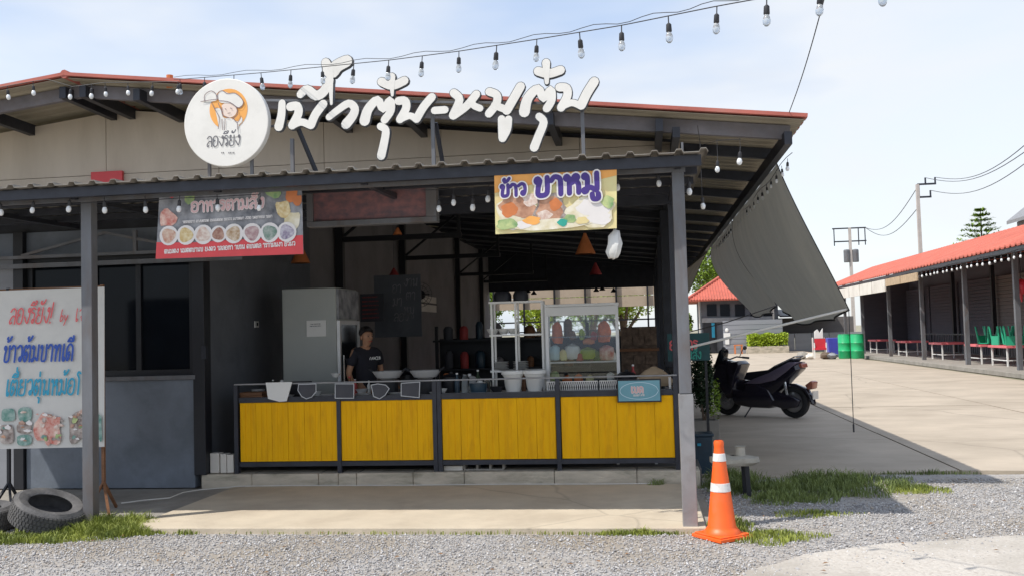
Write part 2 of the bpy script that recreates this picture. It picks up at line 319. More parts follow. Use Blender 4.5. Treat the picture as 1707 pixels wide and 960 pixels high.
def ribbon(mb, pts, w, O, ux, uz, nrm, off=0., thick=0., k=0, ks=None, n=4):
    """a flat brush stroke through 2-D points on the plane O + x*ux + y*uz, facing nrm"""
    P = [Vector((p[0], p[1])) for p in pts]; P = [Vector((q.x, q.y)) for q in smooth_pts([(p.x, p.y, 0) for p in P], n)]
    ws = w if isinstance(w, (list, tuple)) else None; L = []; Rr = []; cnt = len(P)
    for i, p in enumerate(P):
        d = P[min(i+1, cnt-1)]-P[max(i-1, 0)]
        if d.length < 1e-9: d = Vector((1, 0))
        d.normalize(); nn = Vector((-d.y, d.x)); t = i/(cnt-1)
        ww = (ws[0]*(1-t)+ws[-1]*t if len(ws) == 2 else float(np.interp(t, np.linspace(0, 1, len(ws)), ws))) if ws else w
        L.append(p+nn*ww/2); Rr.append(p-nn*ww/2)
    def cap(c, a, sgn):
        v = a-c; out = []
        for j in range(1, 5):
            th = math.pi*j/5*sgn; out.append(c+Vector((v.x*math.cos(th)-v.y*math.sin(th), v.x*math.sin(th)+v.y*math.cos(th))))
        return out
    def W3(q, z): return Vector(O)+ux*q.x+uz*q.y+nrm*(z)
    base = []; faces = []
    z = lambda i: off+.0006*i/cnt
    vs = []
    for i in range(cnt): vs += [W3(L[i], z(i)), W3(Rr[i], z(i))]
    fs = [(2*i, 2*i+2, 2*i+3, 2*i+1) for i in range(cnt-1)]
    c0 = cap(P[0], L[0], 1); c1 = cap(P[-1], Rr[-1], 1)
    b = len(vs); vs += [W3(q, z(0)) for q in c0]; fs.append((0,)+tuple(range(b, b+4))+(1,))
    b2 = len(vs); vs += [W3(q, z(cnt-1)) for q in c1]; fs.append((2*cnt-1,)+tuple(range(b2, b2+4))+(2*cnt-2,))
    mb.add(vs, fs, k)
    if thick:
        ring = [2*i for i in range(cnt)]+list(reversed(range(b2, b2+4)))+[2*i+1 for i in reversed(range(cnt))]+list(reversed(range(b, b+4)))
        A = [vs[i] for i in ring]; B = [q-nrm*thick for q in A]; n2 = len(A)
        mb.add(A+B, [(j, (j+1) % n2, n2+(j+1) % n2, n2+j) for j in range(n2)], ks if ks is not None else k)
        nb = len(vs); mb.add([q-nrm*thick for q in vs], [tuple(reversed(f)) for f in fs], ks if ks is not None else k)
G = {
 'ล': (.75, [[(.32, .12), (.2, .02), (.1, .12), (.16, .3), (.38, .52), (.62, .45)], [(.1, .78), (.3, .98), (.55, .93), (.65, .7), (.65, 0)]]),
 'อ': (.78, [[(.34, .6), (.22, .52), (.12, .66), (.14, .86), (.38, 1), (.62, .85), (.67, .5), (.6, .1), (.36, 0), (.14, .1), (.11, .35), (.18, .55)]]),
 'ง': (.68, [[(.46, .74), (.4, .88), (.5, .99), (.6, .88), (.5, .75)], [(.6, .88), (.58, .4), (.42, .02), (.1, .45)]]),
 'ร': (.58, [[(.42, .15), (.32, .28), (.22, .15), (.32, .02), (.42, .15), (.43, .5), (.38, .66), (.14, .72), (.1, .9), (.25, 1.), (.5, .9)]]),
 'ย': (.8, [[(.2, .8), (.14, .92), (.25, 1), (.33, .9), (.2, .8), (.2, .62), (.4, .52)], [(.3, .54), (.12, .4), (.12, .08), (.35, 0), (.6, .06), (.67, .3), (.67, 1)]]),
 'ข': (.75, [[(.3, .84), (.2, .98), (.12, .86), (.2, .74), (.3, .84), (.22, .5), (.2, .08), (.38, 0), (.55, .06), (.62, .3), (.62, 1)]]),
 'า': (.58, [[(.05, .8), (.2, 1), (.4, .92), (.46, .7), (.46, 0)]]),
 'ว': (.66, [[(.5, .16), (.4, .3), (.3, .16), (.4, .03), (.5, .14), (.56, .5), (.5, .88), (.3, 1), (.08, .84)]]),
 'ต': (.82, [[(.35, .58), (.26, .48), (.36, .38), (.44, .5), (.38, .2), (.22, 0), (.1, .3), (.1, .75), (.25, 1), (.39, .82), (.54, 1), (.69, .8), (.7, 0)]]),
 'ม': (.82, [[(.26, .84), (.16, .96), (.1, .86), (.18, .78), (.26, .84), (.26, .3), (.22, .05), (.12, .0), (.1, .12), (.22, .16), (.42, .22), (.62, .06), (.68, .2), (.68, 1)]]),
 'บ': (.78, [[(.26, .84), (.16, .97), (.1, .86), (.18, .78), (.26, .84), (.24, .1), (.42, 0), (.58, .05), (.65, .25), (.65, 1)]]),
 'ท': (.8, [[(.26, .84), (.16, .97), (.1, .86), (.18, .78), (.26, .84), (.26, 0)], [(.26, .45), (.44, .92), (.6, .95), (.67, .7), (.67, 0)]]),
 'เ': (.42, [[(.18, 1), (.18, .1), (.28, .0), (.36, .1), (.28, .2), (.19, .12)]]),
 'ด': (.78, [[(.34, .52), (.25, .42), (.34, .32), (.4, .42), (.32, .15), (.2, 0), (.1, .3), (.12, .75), (.35, 1), (.6, .87), (.67, .6), (.67, 0)]]),
 'น': (.82, [[(.26, .84), (.16, .97), (.1, .86), (.18, .78), (.26, .84), (.24, .0), (.44, .25), (.56, .18), (.6, .04), (.7, .06), (.68, .2), (.67, .5), (.67, 1)]]),
 'ห': (.8, [[(.26, .84), (.16, .97), (.1, .86), (.18, .78), (.26, .84), (.26, 0)], [(.26, .5), (.5, .7), (.46, .86), (.56, .97), (.65, .86), (.55, .74), (.5, .72), (.66, .5), (.67, 0)]]),
 'ส': (.78, [[(.32, .12), (.2, .02), (.1, .12), (.16, .3), (.38, .52), (.62, .45)], [(.1, .78), (.3, .98), (.5, .9), (.65, .7), (.65, 0)], [(.5, .88), (.78, 1.12)]]),
 'จ': (.72, [[(.46, .3), (.36, .42), (.28, .32), (.36, .22), (.45, .02), (.64, .4), (.6, .85), (.35, 1), (.1, .8)]]),
 'ไ': (.42, [[(.3, 0), (.28, .95), (.1, 1.25), (.2, 1.42), (.38, 1.32)]]),
 '!': (.35, [[(.2, 1.3), (.15, .35)], [(.14, .05), (.14, .0)]]),
 'b': (.5, [[(.2, .95), (.1, 0), (.3, .02), (.42, .25), (.3, .45), (.14, .3)]]), 'y': (.5, [[(.08, .45), (.18, .08), (.34, .1)], [(.44, .45), (.1, -.4)]]),
 ' ': (.35, []),
}
MK = {'ึ': [[(.12, 1.18), (.35, 1.4), (.62, 1.2), (.12, 1.18)], [(.62, 1.22), (.72, 1.4), (.6, 1.44)]], 'ี': [[(.12, 1.18), (.35, 1.4), (.62, 1.2), (.12, 1.18)], [(.64, 1.2), (.64, 1.5)]],
 'ั': [[(.42, 1.42), (.34, 1.32), (.42, 1.22), (.5, 1.32), (.5, 1.2), (.68, 1.3), (.82, 1.5)]], '้': [[(.4, 1.52), (.34, 1.42), (.44, 1.4), (.4, 1.25), (.6, 1.34), (.76, 1.56)]],
 '่': [[(.5, 1.2), (.5, 1.46)]], '๋': [[(.35, 1.34), (.65, 1.34)], [(.5, 1.2), (.5, 1.5)]], 'ุ': [[(.5, -.16), (.62, -.2), (.62, -.48)]], 'ู': [[(.42, -.16), (.46, -.42), (.68, -.42), (.68, -.16)]]}
def write(txt, O, ux, uz, nrm, h, wt, name, mat, parent, off=.004, shear=0., sx=1., outline=None, ow=.5, piece=True):
    mb = MB(); x = 0.; lx = 0.; lw = .7; raised = 0; i = 0
    def st(poly, dx, dy, n):
        q = [((px+dx)*h*sx+shear*(py+dy)*h, (py+dy)*h) for px, py in poly]
        if outline: ribbon(mb, q, wt*(1+ow), O, ux, uz, nrm, off-.0015+.00002*n, k=1)
        ribbon(mb, q, wt, O, ux, uz, nrm, off+.00005*n, k=0)
    for ch in txt:
        if ch in MK:
            up = .32 if (ch in '่้๋' and raised) else 0
            for s_ in MK[ch]: i += 1; st(s_, lx+lw-.78, up, i)
            if ch in 'ึีั': raised = 1
        else:
            w_, ss = G[ch]
            for s_ in ss: i += 1; st(s_, x, 0, i)
            lx = x; lw = w_; raised = 0; x += w_
    o = mb.build(name, [mat, outline] if outline else mat, parent, fix=False)
    if name == 'small_print': o['kind'] = 'stuff'
    return x*h*sx
XR = Vector((1, 0, 0)); ZU = Vector((0, 0, 1)); NF = Vector((0, -1, 0))
def disc_flat(mb, c, r, off, k=0, n=20, rz=None, rx=None):
    rz = rz or r; c = Vector(c); vs = [c+Vector((math.cos(2*math.pi*j/n)*r, -off, math.sin(2*math.pi*j/n)*rz)) for j in range(n)]
    mb.add(vs, [tuple(reversed(range(n)))], k)

def np_mesh(name, V, faces_n, loops, mat, label=None, cat=None, kind='stuff', parent=None):
    me = bpy.data.meshes.new(name); nf = len(loops)//faces_n
    me.vertices.add(len(V)); me.vertices.foreach_set('co', V.astype(np.float32).ravel())
    me.loops.add(len(loops)); me.loops.foreach_set('vertex_index', loops.astype(np.int32))
    me.polygons.add(nf); me.polygons.foreach_set('loop_start', np.arange(0, nf*faces_n, faces_n, dtype=np.int32)); me.polygons.foreach_set('loop_total', np.full(nf, faces_n, dtype=np.int32))
    me.update(calc_edges=True); mats = mat if isinstance(mat, list) else [mat]
    for a in mats: me.materials.append(m[a])
    o = bpy.data.objects.new(name, me); COL.objects.link(o)
    if parent: o.parent = parent
    tag(o, label, cat, None, kind); return o

# ================================================================== THE GROUND
def struct(o): o['kind'] = 'structure'; return o
g = MB(); g.box(-900, 900, -60, 1500, -.30, -.06); struct(g.build('ground', 'ground'))
g = MB(); g.prism([(-14, -2), (14, -2), (14, 11.2), (3.6, 10.75), (1.9, 10.9), (.32, 10.4), (.3, 10.0), (-14, 10)], -.06, -.014, 'Z'); struct(g.build('gravel_yard', 'gravel'))
# slab-cast concrete lot, cast in bays with open joints
lot = [] 
ys = [10.4, 14.8, 19.4, 24.2, 29.2, 34.4, 40, 46, 52.5, 60, 66]; xs = [.32, 3.3, 6.4, 9.8]
for i in range(len(ys)-1):
    for j in range(3):
        g = MB(); y0 = ys[i]; yy = [y0, y0]
        if i == 0: yy = [[10.45, 10.95], [10.95, 10.62], [10.62, 10.9]][j]
        gap = .012
        g.prism([(xs[j]+gap, yy[0]+gap), (xs[j+1]-gap, yy[1]+gap), (xs[j+1]-gap, ys[i+1]-gap), (xs[j]+gap, ys[i+1]-gap)], -.05, rng.uniform(-.004, .003), 'Z')
        lot.append(g)
lr = lot[0].build('lot_paving', 'lot'); struct(lr)
for g in lot[1:]: g.build('concrete_bay', 'lot', lr)
# pavement slab under the canopy, and the darker strip left of it
g = MB(); g.box(-4.46, .42, 7.76, 9.98, -.05, .035); struct(g.build('front_slab', 'slab', bev=.006))
g = MB(); g.box(-9.5, -4.475, 8.35, 9.98, -.05, .012); struct(g.build('side_pavement', 'pave', bev=.006))
# raised platform edge built of kerb blocks
pl = MB(); pl.box(-9.5, .52, 10.12, 31, -.05, .160); plat = struct(pl.build('platform', 'floor'))
kx = -4.86; bl = [.62, .9, .28, .3, .34, 1.05, .78, .66, .5, .0]; i = 0
for w_ in [.58, .75, .22, .2, .62, .55, .95, .85, .64]:
    e = min(kx+w_, .53); g = MB(); g.box(kx+.0015, e-.0015, 9.985+rng.uniform(0, .006), 10.3, -.04, .164+rng.uniform(-.003, .004)); g.build('kerb_block', 'curb', plat, bev=.012); kx = e
# cable lying along the foot of the step
g = MB(); pts = [at(202, 838, Z=.03)]+[at(u, v, Z=.045) for u, v in ((240, 833), (283, 829), (305, 820), (330, 816))]+[Vector((x, 9.93+.015*math.sin(x*3), .045)) for x in np.arange(-4.4, .3, .3)]
g.tube(pts, .006, 6); tag(g.build('cable', 'rope', smooth=True), 'thin pale cable lying along the foot of the concrete step', 'cable')

# ---- gravel stones (real stones, uncountable)
def stones():
    oc = np.array([(1, 0, 0), (-1, 0, 0), (0, 1, 0), (0, -1, 0), (0, 0, 1), (0, 0, -1)], float)
    tri = np.array([(0, 2, 4), (2, 1, 4), (1, 3, 4), (3, 0, 4), (2, 0, 5), (1, 2, 5), (3, 1, 5), (0, 3, 5)])
    n = 215000; x = rng.uniform(-7.5, 7.5, n); y = rng.uniform(5.2, 10.9, n)
    ok = (np.abs(x) < y*.75+.6)
    ok &= ~((x < .5) & (y > 7.72) & (x > -4.5)); ok &= ~((x < -4.4) & (y > 8.35)); ok &= ~((x < .5) & (y > 9.9)); ok &= ~((y > 10.3+.05*x))
    dd = np.minimum(7.45+.27*(x-1.4)+.12*np.sin(x*3)+.06*np.sin(x*9)-y, (x-.35-.2*np.sin(y*5))*1.2); pk = np.clip(1-dd/1.1, .06, 1)**1.7
    ok &= ~((dd > 0) & (rng.random(n) > pk))
    ok &= ~((np.hypot((x-1.75)/.9, (y-9.85)/.85) < 1) & (rng.random(n) > .25))
    thin = .5+.5*np.sin(x*2.1+np.sin(y*2.3)*1.5)*np.cos(y*1.9)
    ok &= rng.random(n) < (.50+.5*thin)
    x = x[ok]; y = y[ok]; n = len(x); r = rng.uniform(.004, .0095, n)*(1+.9*(rng.random(n) > .985)+.35*(rng.random(n) > .9))
    sx = rng.uniform(.7, 1.3, (n, 3)); sx[:, 2] *= .75; V = oc[None]*sx[:, None]*r[:, None, None]+rng.normal(0, .18, (n, 6, 3))*r[:, None, None]
    a = rng.uniform(0, 6.28, n); c, s = np.cos(a), np.sin(a); X = V[..., 0]*c[:, None]-V[..., 1]*s[:, None]; Yv = V[..., 0]*s[:, None]+V[..., 1]*c[:, None]
    V = np.stack([X+x[:, None], Yv+y[:, None], V[..., 2]+(-.012+r*.35)[:, None]], -1).reshape(-1, 3)
    L = (tri[None]+(np.arange(n)*6)[:, None, None]).ravel()
    o = np_mesh('gravel_stones', V, 3, L, ['st0', 'st1', 'st2', 'st3', 'st4'], 'loose grey and white crushed stone covering the yard', 'gravel')
    o.data.polygons.foreach_set('material_index', np.repeat(rng.choice(5, n, p=[.16, .26, .26, .2, .12]), 8).astype(np.int32))
for i, c in enumerate([(.25, .24, .24), (.35, .34, .34), (.43, .42, .42), (.56, .55, .55), (.42, .37, .32)]): m['st%d' % i] = M('stone_chip', c, .85, var=.15, scale=30)
stones()
def litter():
    V = []; L = []
    for _ in range(150):
        x = rng.uniform(-6, 5); y = rng.uniform(5.9, 10.4)
        if -4.5 < x < .5 and y > 7.7: continue
        a = rng.uniform(0, 6.28); l = rng.uniform(.012, .03); w = l*.45; z = .004+rng.uniform(0, .006); b = len(V); c, s_ = math.cos(a), math.sin(a)
        for px, py, pz in ((-l, 0, 0), (0, -w, .006), (l, 0, .003), (0, w, .008)): V.append((x+px*c-py*s_, y+px*s_+py*c, z+pz))
        L += [b, b+1, b+2, b+3]
    np_mesh('dry_leaves', np.array(V), 4, np.array(L), 'litter', 'small dry brown leaves scattered over the gravel', 'leaves')
m['litter'] = M('dry_leaf', (.24, .13, .06), .8, var=.4, scale=5)
litter()
g = MB(); g.prism([(.45, 3), (12, 3), (12, 9.6), (6, 8.4), (4.2, 8.05), (3.2, 7.75), (2.6, 7.68), (2.1, 7.5), (1.7, 7.42), (1.3, 7.2), (1.05, 7.05), (.85, 6.8), (.62, 6.6), (.35, 6.1)], -.02, -.006, 'Z'); struct(g.build('dirt_track', 'dirt'))

# ---- grass
def grass(name, spots, mat, label, hmin=.03, hmax=.09, per=1):
    V = []; L = []; 
    for (x, y, rx, ry, n, hs) in spots:
        a = rng.uniform(0, 6.283, n); q = np.sqrt(rng.random(n))*(1+.25*np.sin(a*3+x)+.15*np.sin(a*7))
        px = x+np.cos(a)*q*rx; py = y+np.sin(a)*q*ry; h = rng.uniform(hmin, hmax, n)*hs*(1.15-.6*q)*(.45+.75*(.5+.5*np.sin(px*17+np.sin(py*13)*2)*np.cos(py*19+px*5)))
        th = rng.uniform(0, 6.283, n); w = rng.uniform(.002, .0055, n); ln = rng.uniform(.2, 1.1, n)*h; ld = rng.uniform(0, 6.283, n)
        for i in range(n):
            b = len(V); dx, dy = math.cos(th[i])*w[i], math.sin(th[i])*w[i]; ex, ey = math.cos(ld[i])*ln[i], math.sin(ld[i])*ln[i]
            z0 = -.02
            V += [(px[i]-dx, py[i]-dy, z0), (px[i]+dx, py[i]+dy, z0), (px[i]+ex*.4+dx*.7, py[i]+ey*.4+dy*.7, h[i]*.65), (px[i]+ex*.4-dx*.7, py[i]+ey*.4-dy*.7, h[i]*.65), (px[i]+ex, py[i]+ey, h[i]*.95)]
            L += [b, b+1, b+2, b, b+2, b+3, b+3, b+2, b+4]
    return np_mesh(name, np.array(V), 3, np.array(L), mat, label, 'grass')
grass('grass', [(-4.9, 7.70, .62, .20, 4200, 1.), (-4.72, 7.95, .32, .2, 3000, 1.7), (-5.4, 7.45, .75, .18, 3200, .8), (-4.4, 7.74, .22, .12, 900, 1.2), (-4.55, 8.1, .18, .2, 700, 1.5)], 'grass', 'bright green weedy grass growing round the left canopy post and old tyres', .03, .10)
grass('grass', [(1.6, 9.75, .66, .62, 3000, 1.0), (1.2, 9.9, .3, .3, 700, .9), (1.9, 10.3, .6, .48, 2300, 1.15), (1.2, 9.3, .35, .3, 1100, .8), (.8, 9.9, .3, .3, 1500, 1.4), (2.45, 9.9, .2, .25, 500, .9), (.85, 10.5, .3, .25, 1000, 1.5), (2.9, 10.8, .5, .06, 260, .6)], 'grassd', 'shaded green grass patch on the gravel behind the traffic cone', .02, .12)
grass('grass', [(.9, 7.62, .34, .24, 1300, .8), (.62, 8.0, .16, .35, 900, 1.2), (1.35, 8.55, .34, .14, 500, .6), (2.55, 9.75, .25, .22, 700, .9)], 'grass', 'short yellowish grass beside the foot of the orange traffic cone', .02, .07)
grass('grass', [(-.15, 7.72, .42, .035, 420, .9), (-3.9, 7.72, .12, .03, 90, .9), (-.05, 7.74, .2, .03, 200, 1.0), (-2.5, 7.73, 1.3, .02, 130, .6), (-1.3, 7.73, 1.2, .02, 160, .6)], 'grass', 'thin weeds in the joint between the slab edge and the gravel', .02, .06)
grass('grass', [(.03, 9.93, .12, .05, 260, 1.6), (-.12, 9.95, .1, .03, 60, .8)], 'grassd', 'small weed tuft growing at the foot of the step', .03, .08)

# ================================================================== THE RESTAURANT
B = thing('restaurant_building', (-2.5, 10.1, 0), 'low grey restaurant building with shallow red gabled roof and open front', 'building')
RX, RZ_, EX, EZ, VY, BY = -5.79, 4.34, 1.53, 3.48, 9.0, 30.0
SL = (RZ_-EZ)/(EX-RX)
def rz(x): return RZ_-abs(x-RX)*SL
# corrugated roof sheets (ribs run down the slope)
def roofsheet(x0, x1, lift, mat, name, th=.006):
    prof = []; y = VY
    while y < BY:
        for dy, dz in ((0, 0), (.12, 0), (.14, .022), (.19, .022), (.21, 0)): prof.append((y+dy, dz))
        y += .22
    g = MB(); v = []
    for (yy, dz) in prof: v += [(x0, yy, rz(x0)+dz+lift), (x1, yy, rz(x1)+dz+lift)]
    n = len(prof); f = [(2*i, 2*i+2, 2*i+3, 2*i+1) for i in range(n-1)]
    v2 = [(a, b, c-th) for a, b, c in v]; f2 = [tuple(reversed([i+2*n for i in q])) for q in f]
    rim = [(0, 1, 1+2*n, 2*n), (2*n-2, 4*n-2, 4*n-1, 2*n-1)]+[(2*i, 2*i+2*n, 2*i+2+2*n, 2*i+2) for i in range(n-1)]+[(2*i+1, 2*i+3, 2*i+3+2*n, 2*i+1+2*n) for i in range(n-1)]
    g.add(v+v2, f+f2+rim); return g.build(name, mat, B)
r1 = roofsheet(RX, EX, .02, 'red', 'roof'); r2 = roofsheet(RX, -11.5, .02, 'red', 'roof')
roofsheet(RX+.01, EX-.02, .0, 'lining', 'roof_lining'); roofsheet(RX-.01, -11.4, .0, 'lining', 'roof_lining')
g = MB()
for a, b in ((RX, EX), (RX, -11.5)): g.bar((a, VY-.02, rz(a)+.032), (b, VY-.02, rz(b)+.032), .03, .034)
g.build('verge_trim', 'red', r1)
g = MB(); g.tube([(RX, VY-.03, RZ_+.03), (RX, BY, RZ_+.03)], .045, 10); g.build('ridge_cap', 'red', r1)
# rafters along the slope, front one is the big grey beam
for i, y in enumerate([9.28]+list(np.arange(10.45, 29.5, 1.55))):
    for a, b in ((RX, EX-.12), (RX, -11.4)):
        g = MB(); h = .13 if i == 0 else .11; g.bar((a, y, rz(a)-.012-h/2), (b, y, rz(b)-.012-h/2), .06, h); g.build('rafter', 'beam' if i == 0 else 'steel', B)
for x, y0, y1, h in ((EX-.16, 9.1, BY, .12), (.35, 9.15, BY, .1)):
    g = MB(); g.bar((x, y0, rz(x)-.16), (x, y1, rz(x)-.16), .07, h); g.build('eave_beam', 'steel', B)
for u, v in ((8, 225), (150, 168), (182, 168), (268, 178), (690, 222), (925, 232), (1098, 232), (560, 205)):
    p = at(u, v, Y=9.6); g = MB(); z = rz(p.x)-.11; g.bar((p.x, 9.1, z), (p.x, 10.1, z-.02), .07, .12); g.build('outrigger', 'steel', B)
g = MB(); p = at(283, 134, Y=9.2); g.tube([(p.x, 9.2, rz(p.x)), (p.x, 9.2, rz(p.x)+.13)], .035, 10); g.build('roof_vent', 'terra' , B)
# gable wall: cement boards with open joints (top edge follows the roof)
joints = [-9.4, -7.6] + [at(178, 200, Y=10.1).x, -4.85+.2] + [at(500+40, 200, Y=10.1).x, at(735, 200, Y=10.1).x, at(965, 200, Y=10.1).x, .42]
rows = [3.02, 3.62, 5.0]
for i in range(len(joints)-1):
    a, b = joints[i]+.003, joints[i+1]-.003
    for z0, z1 in ((3.02, 3.52), (3.526, 9)):
        zt = lambda x: min(z1, rz(x)-.09)
        poly = [(a, z0), (b, z0), (b, max(zt(b), z0+.01)), (a, max(zt(a), z0+.01))]
        if a < RX < b and z1 > 5: poly = poly[:3]+[(RX, rz(RX)-.09)]+poly[3:]
        if z1 > 5 or True:
            g = MB(); g.prism(poly, 10.08+rng.uniform(-.002, .002), 10.13, 'Y'); g.build('gable_board', 'gable', B)
g = MB(); g.box(-9.4, .42, 10.06, 10.16, 2.9, 3.015); g.build('lintel', 'steel', B)
# left room: low wall, window, jambs
g = MB(); g.box(-6.93, -4.93, 9.99, 10.14, .02, 1.2); g.build('low_wall', 'cement', B, bev=.004)
g = MB(); g.box(-9.4, -7.08, 9.99, 10.14, .02, 2.615); g.build('side_wall', 'grey3', B, bev=.004)
g = MB(); g.box(-9.4, -4.9, 10.02, 10.14, 2.62, 2.895); g.build('upper_wall', 'cement', B)
g = MB(); g.box(-6.95, -4.9, 9.95, 10.16, 1.202, 1.25); g.build('sill', 'steelg', B, bev=.004)
g = MB(); g.box(-4.925, -4.79, 9.96, 10.12, .16, 2.9); g.build('door_jamb', 'black', B, bev=.004)
g = MB(); g.box(-7.06, -6.94, 9.95, 10.12, .02, 2.9); g.build('column', 'black', B, bev=.004)
g = MB(); g.box(-4.81, -4.76, 9.93, 9.99, 1.42, 1.56); g.build('latch', 'steel', B)
wf = MB(); x0, x1, z0, z1 = -6.93, -4.93, 1.252, 2.615; wf.box(x0, x1, 10.02, 10.1, z0, z0+.06); wf.box(x0, x1, 10.02, 10.1, z1-.06, z1)
for x in (x0, -6.15, -5.62, x1-.06): wf.box(x, x+.06, 10.02, 10.1, z0+.061, z1-.061)
wfo = wf.build('window', 'black', B)
for a, b in ((x0+.061, -6.151), (-6.089, -5.621), (-5.559, x1-.061)): g = MB(); g.box(a, b, 10.05, 10.06, z0+.061, z1-.061); g.build('pane', 'glass', wfo)
# hall
g = MB(); g.box(-4.99, -4.86, 10.16, BY, .15, 4.12); g.build('hall_wall', 'inner', B)
g = MB(); g.box(-4.858, -4.84, 10.16, 13.5, .15, 3.6); g.build('wall_lining', 'cementd', B)
g = MB(); g.box(-9.4, -4.99, 17, 17.1, .2, 4.0); g.build('room_wall', 'inner', B)
for Y in (14.7, 18.7, 24.4, 28.0):
    g = MB(); g.box(-4.83, -4.71, Y-.06, Y+.06, .15, rz(-4.8)-.1); g.build('column', 'black', B)
    g = MB(); g.box(-4.70, -2.8, Y-.04, Y+.04, 3.12, 3.2); g.bar((-4.7, Y, 3.22), (-3.7, Y, rz(-3.7)-.12), .04); g.bar((-2.84, Y, 3.2), (-2.84, Y, rz(-2.84)-.1), .05)
    g.build('roof_truss', 'black', B)
for Y in (10.17, 14.7, 18.7, 24.4, 28.0):
    g = MB(); g.box(.27, .41, Y-.07, Y+.07, .15, rz(.35)-.22); g.build('column', 'steel', B, bev=.004)
g = MB(); g.box(.3, .38, 10.3, 18, .62, .68); g.box(.3, .38, 10.3, 18, 1.0, 1.04); g.build('side_rail', 'steel', B)
for i, y in enumerate(np.arange(10.6, 29, .9)):     # ceiling battens inside the hall
    g = MB(); g.bar((-4.8, y, rz(-4.8)-.04), (.3, y, rz(.3)-.04), .04, .03); g.build('batten', 'steelg', B)
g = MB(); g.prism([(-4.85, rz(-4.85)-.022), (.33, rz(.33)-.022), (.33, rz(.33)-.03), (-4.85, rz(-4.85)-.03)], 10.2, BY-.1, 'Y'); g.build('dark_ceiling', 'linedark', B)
g = MB(); g.box(-4.99, .5, BY-.1, BY-.04, 2.93, 3.60); g.prism([(-4.99, 3.602), (.5, 3.602), (.5, 3.61), (.0, rz(0)-.05), (-4.99, rz(-4.99)-.05)], BY-.1, BY-.04, 'Y'); g.build('end_fascia', 'steel', B)
# annex wall behind the hall, lit by the sun
A = thing('annex_wall', (-3, 33, 0), 'sunlit beige clad wall with slatted openings seen through the dark hall', 'wall')
for i in range(6):
    for z0, z1 in ((2.42, 2.78), (2.80, 3.35)):
        g = MB(); g.box(-5.2+i*1.06, -5.2+(i+1)*1.06-.02, 33, 33.06, z0, z1); g.build('cladding_panel', 'beigew', A)
g = MB()
for x in np.arange(-5.2, 1.2, 1.06): g.box(x-.03, x+.03, 32.9, 32.98, .0, 3.4)
g.box(-5.2, 1.1, 32.9, 32.98, 1.95, 2.0); g.box(-5.2, 1.1, 32.9, 32.98, 1.62, 1.66); g.build('frame', 'black', A)
g = MB(); g.box(-5.2, 1.1, 33.0, 33.1, 0, 1.3); g.build('low_wall', 'inner', A)
g = MB(); g.box(-4.8, .25, 29.4, 29.5, .15, 1.45); g.build('hall_shade_panel', 'black', B)  # black panel added to give the far end of the hall its deep shade

# ================================================================== THE FRONT CANOPY
K = thing('front_canopy', (-2.3, 7.9, 0), 'corrugated metal canopy on grey posts over the front pavement', 'canopy')
CY0, CY1, CX0, CX1, CZ0 = 7.57, 10.02, -8.2, .60, 3.0
g = MB(); prof = []; x = CX0
while x < CX1-.1:
    for dx, dz in ((0, 0), (.11, 0), (.125, .026), (.165, .026), (.18, 0)): prof.append((x+dx, dz))
    x += .19
zz = lambda y: CZ0-.02+(y-CY0)*.02
v = []
for (xx, dz) in prof: v += [(xx, CY0, zz(CY0)+dz), (xx, CY1, zz(CY1)+dz)]
n = len(prof); f = [(2*i, 2*i+2, 2*i+3, 2*i+1) for i in range(n-1)]
v2 = [(a, b, c-.006) for a, b, c in v]
g.add(v+v2, f+[tuple(reversed([i+2*n for i in q])) for q in f]+[(2*i, 2*i+2*n, 2*i+2+2*n, 2*i+2) for i in range(n-1)]+[(2*i+1, 2*i+3, 2*i+3+2*n, 2*i+1+2*n) for i in range(n-1)]+[(0, 1, 1+2*n, 2*n), (2*n-2, 2*n-1, 4*n-1, 4*n-2)])
g.build('canopy_sheet', 'canopy', K)
for y, h in ((7.68, .07), (8.3, .05), (8.95, .05), (9.6, .05)):
    g = MB(); g.box(CX0, CX1-.12, y-.03, y+.03, zz(y)-.03-h, zz(y)-.03+.015); g.build('purlin', 'steel', K)
for x in (-7.6, -6.3, -4.93, -3.6, -2.3, -1.0, .3):
    g = MB(); g.bar((x, 7.75, 2.905), (x, 10.0, 2.935), .05, .05); g.build('rafter', 'steel', K)
g = MB(); g.box(CX0, .36, 7.80, 7.84, 2.865, 2.90); g.build('edge_beam', 'steelg', K)
# truss near the wall on the left
g = MB(); g.box(CX0, -4.3, 9.86, 9.9, 2.48, 2.53); g.box(CX0, -4.3, 9.86, 9.9, 2.585, 2.62)
for a, b in ((-6.9, -5.9), (-4.9, -5.9), (-4.9, -4.45)): g.bar((a, 9.88, 2.62), (b, 9.88, 2.84), .03)
g.box(-5.56, -5.52, 9.86, 9.9, 2.62, 2.85); g.build('wall_truss', 'steelg', K)
pr = at(1151, 882, Z=0); 
g = MB(); g.box(pr.x-.048, pr.x+.048, pr.y-.048, pr.y+.048, 1.085, 2.9); g.build('post', 'steelg', K, bev=.004)
g = MB(); g.box(pr.x-.058, pr.x+.058, pr.y-.058, pr.y+.058, -.03, 1.08); g.build('post_sleeve', 'steell', K, bev=.004)
pq = at(152, 878, Z=0)
g = MB(); g.box(pq.x-.05, pq.x+.05, pq.y-.05, pq.y+.05, -.03, 2.9); g.build('post', 'steelg', K, bev=.004)
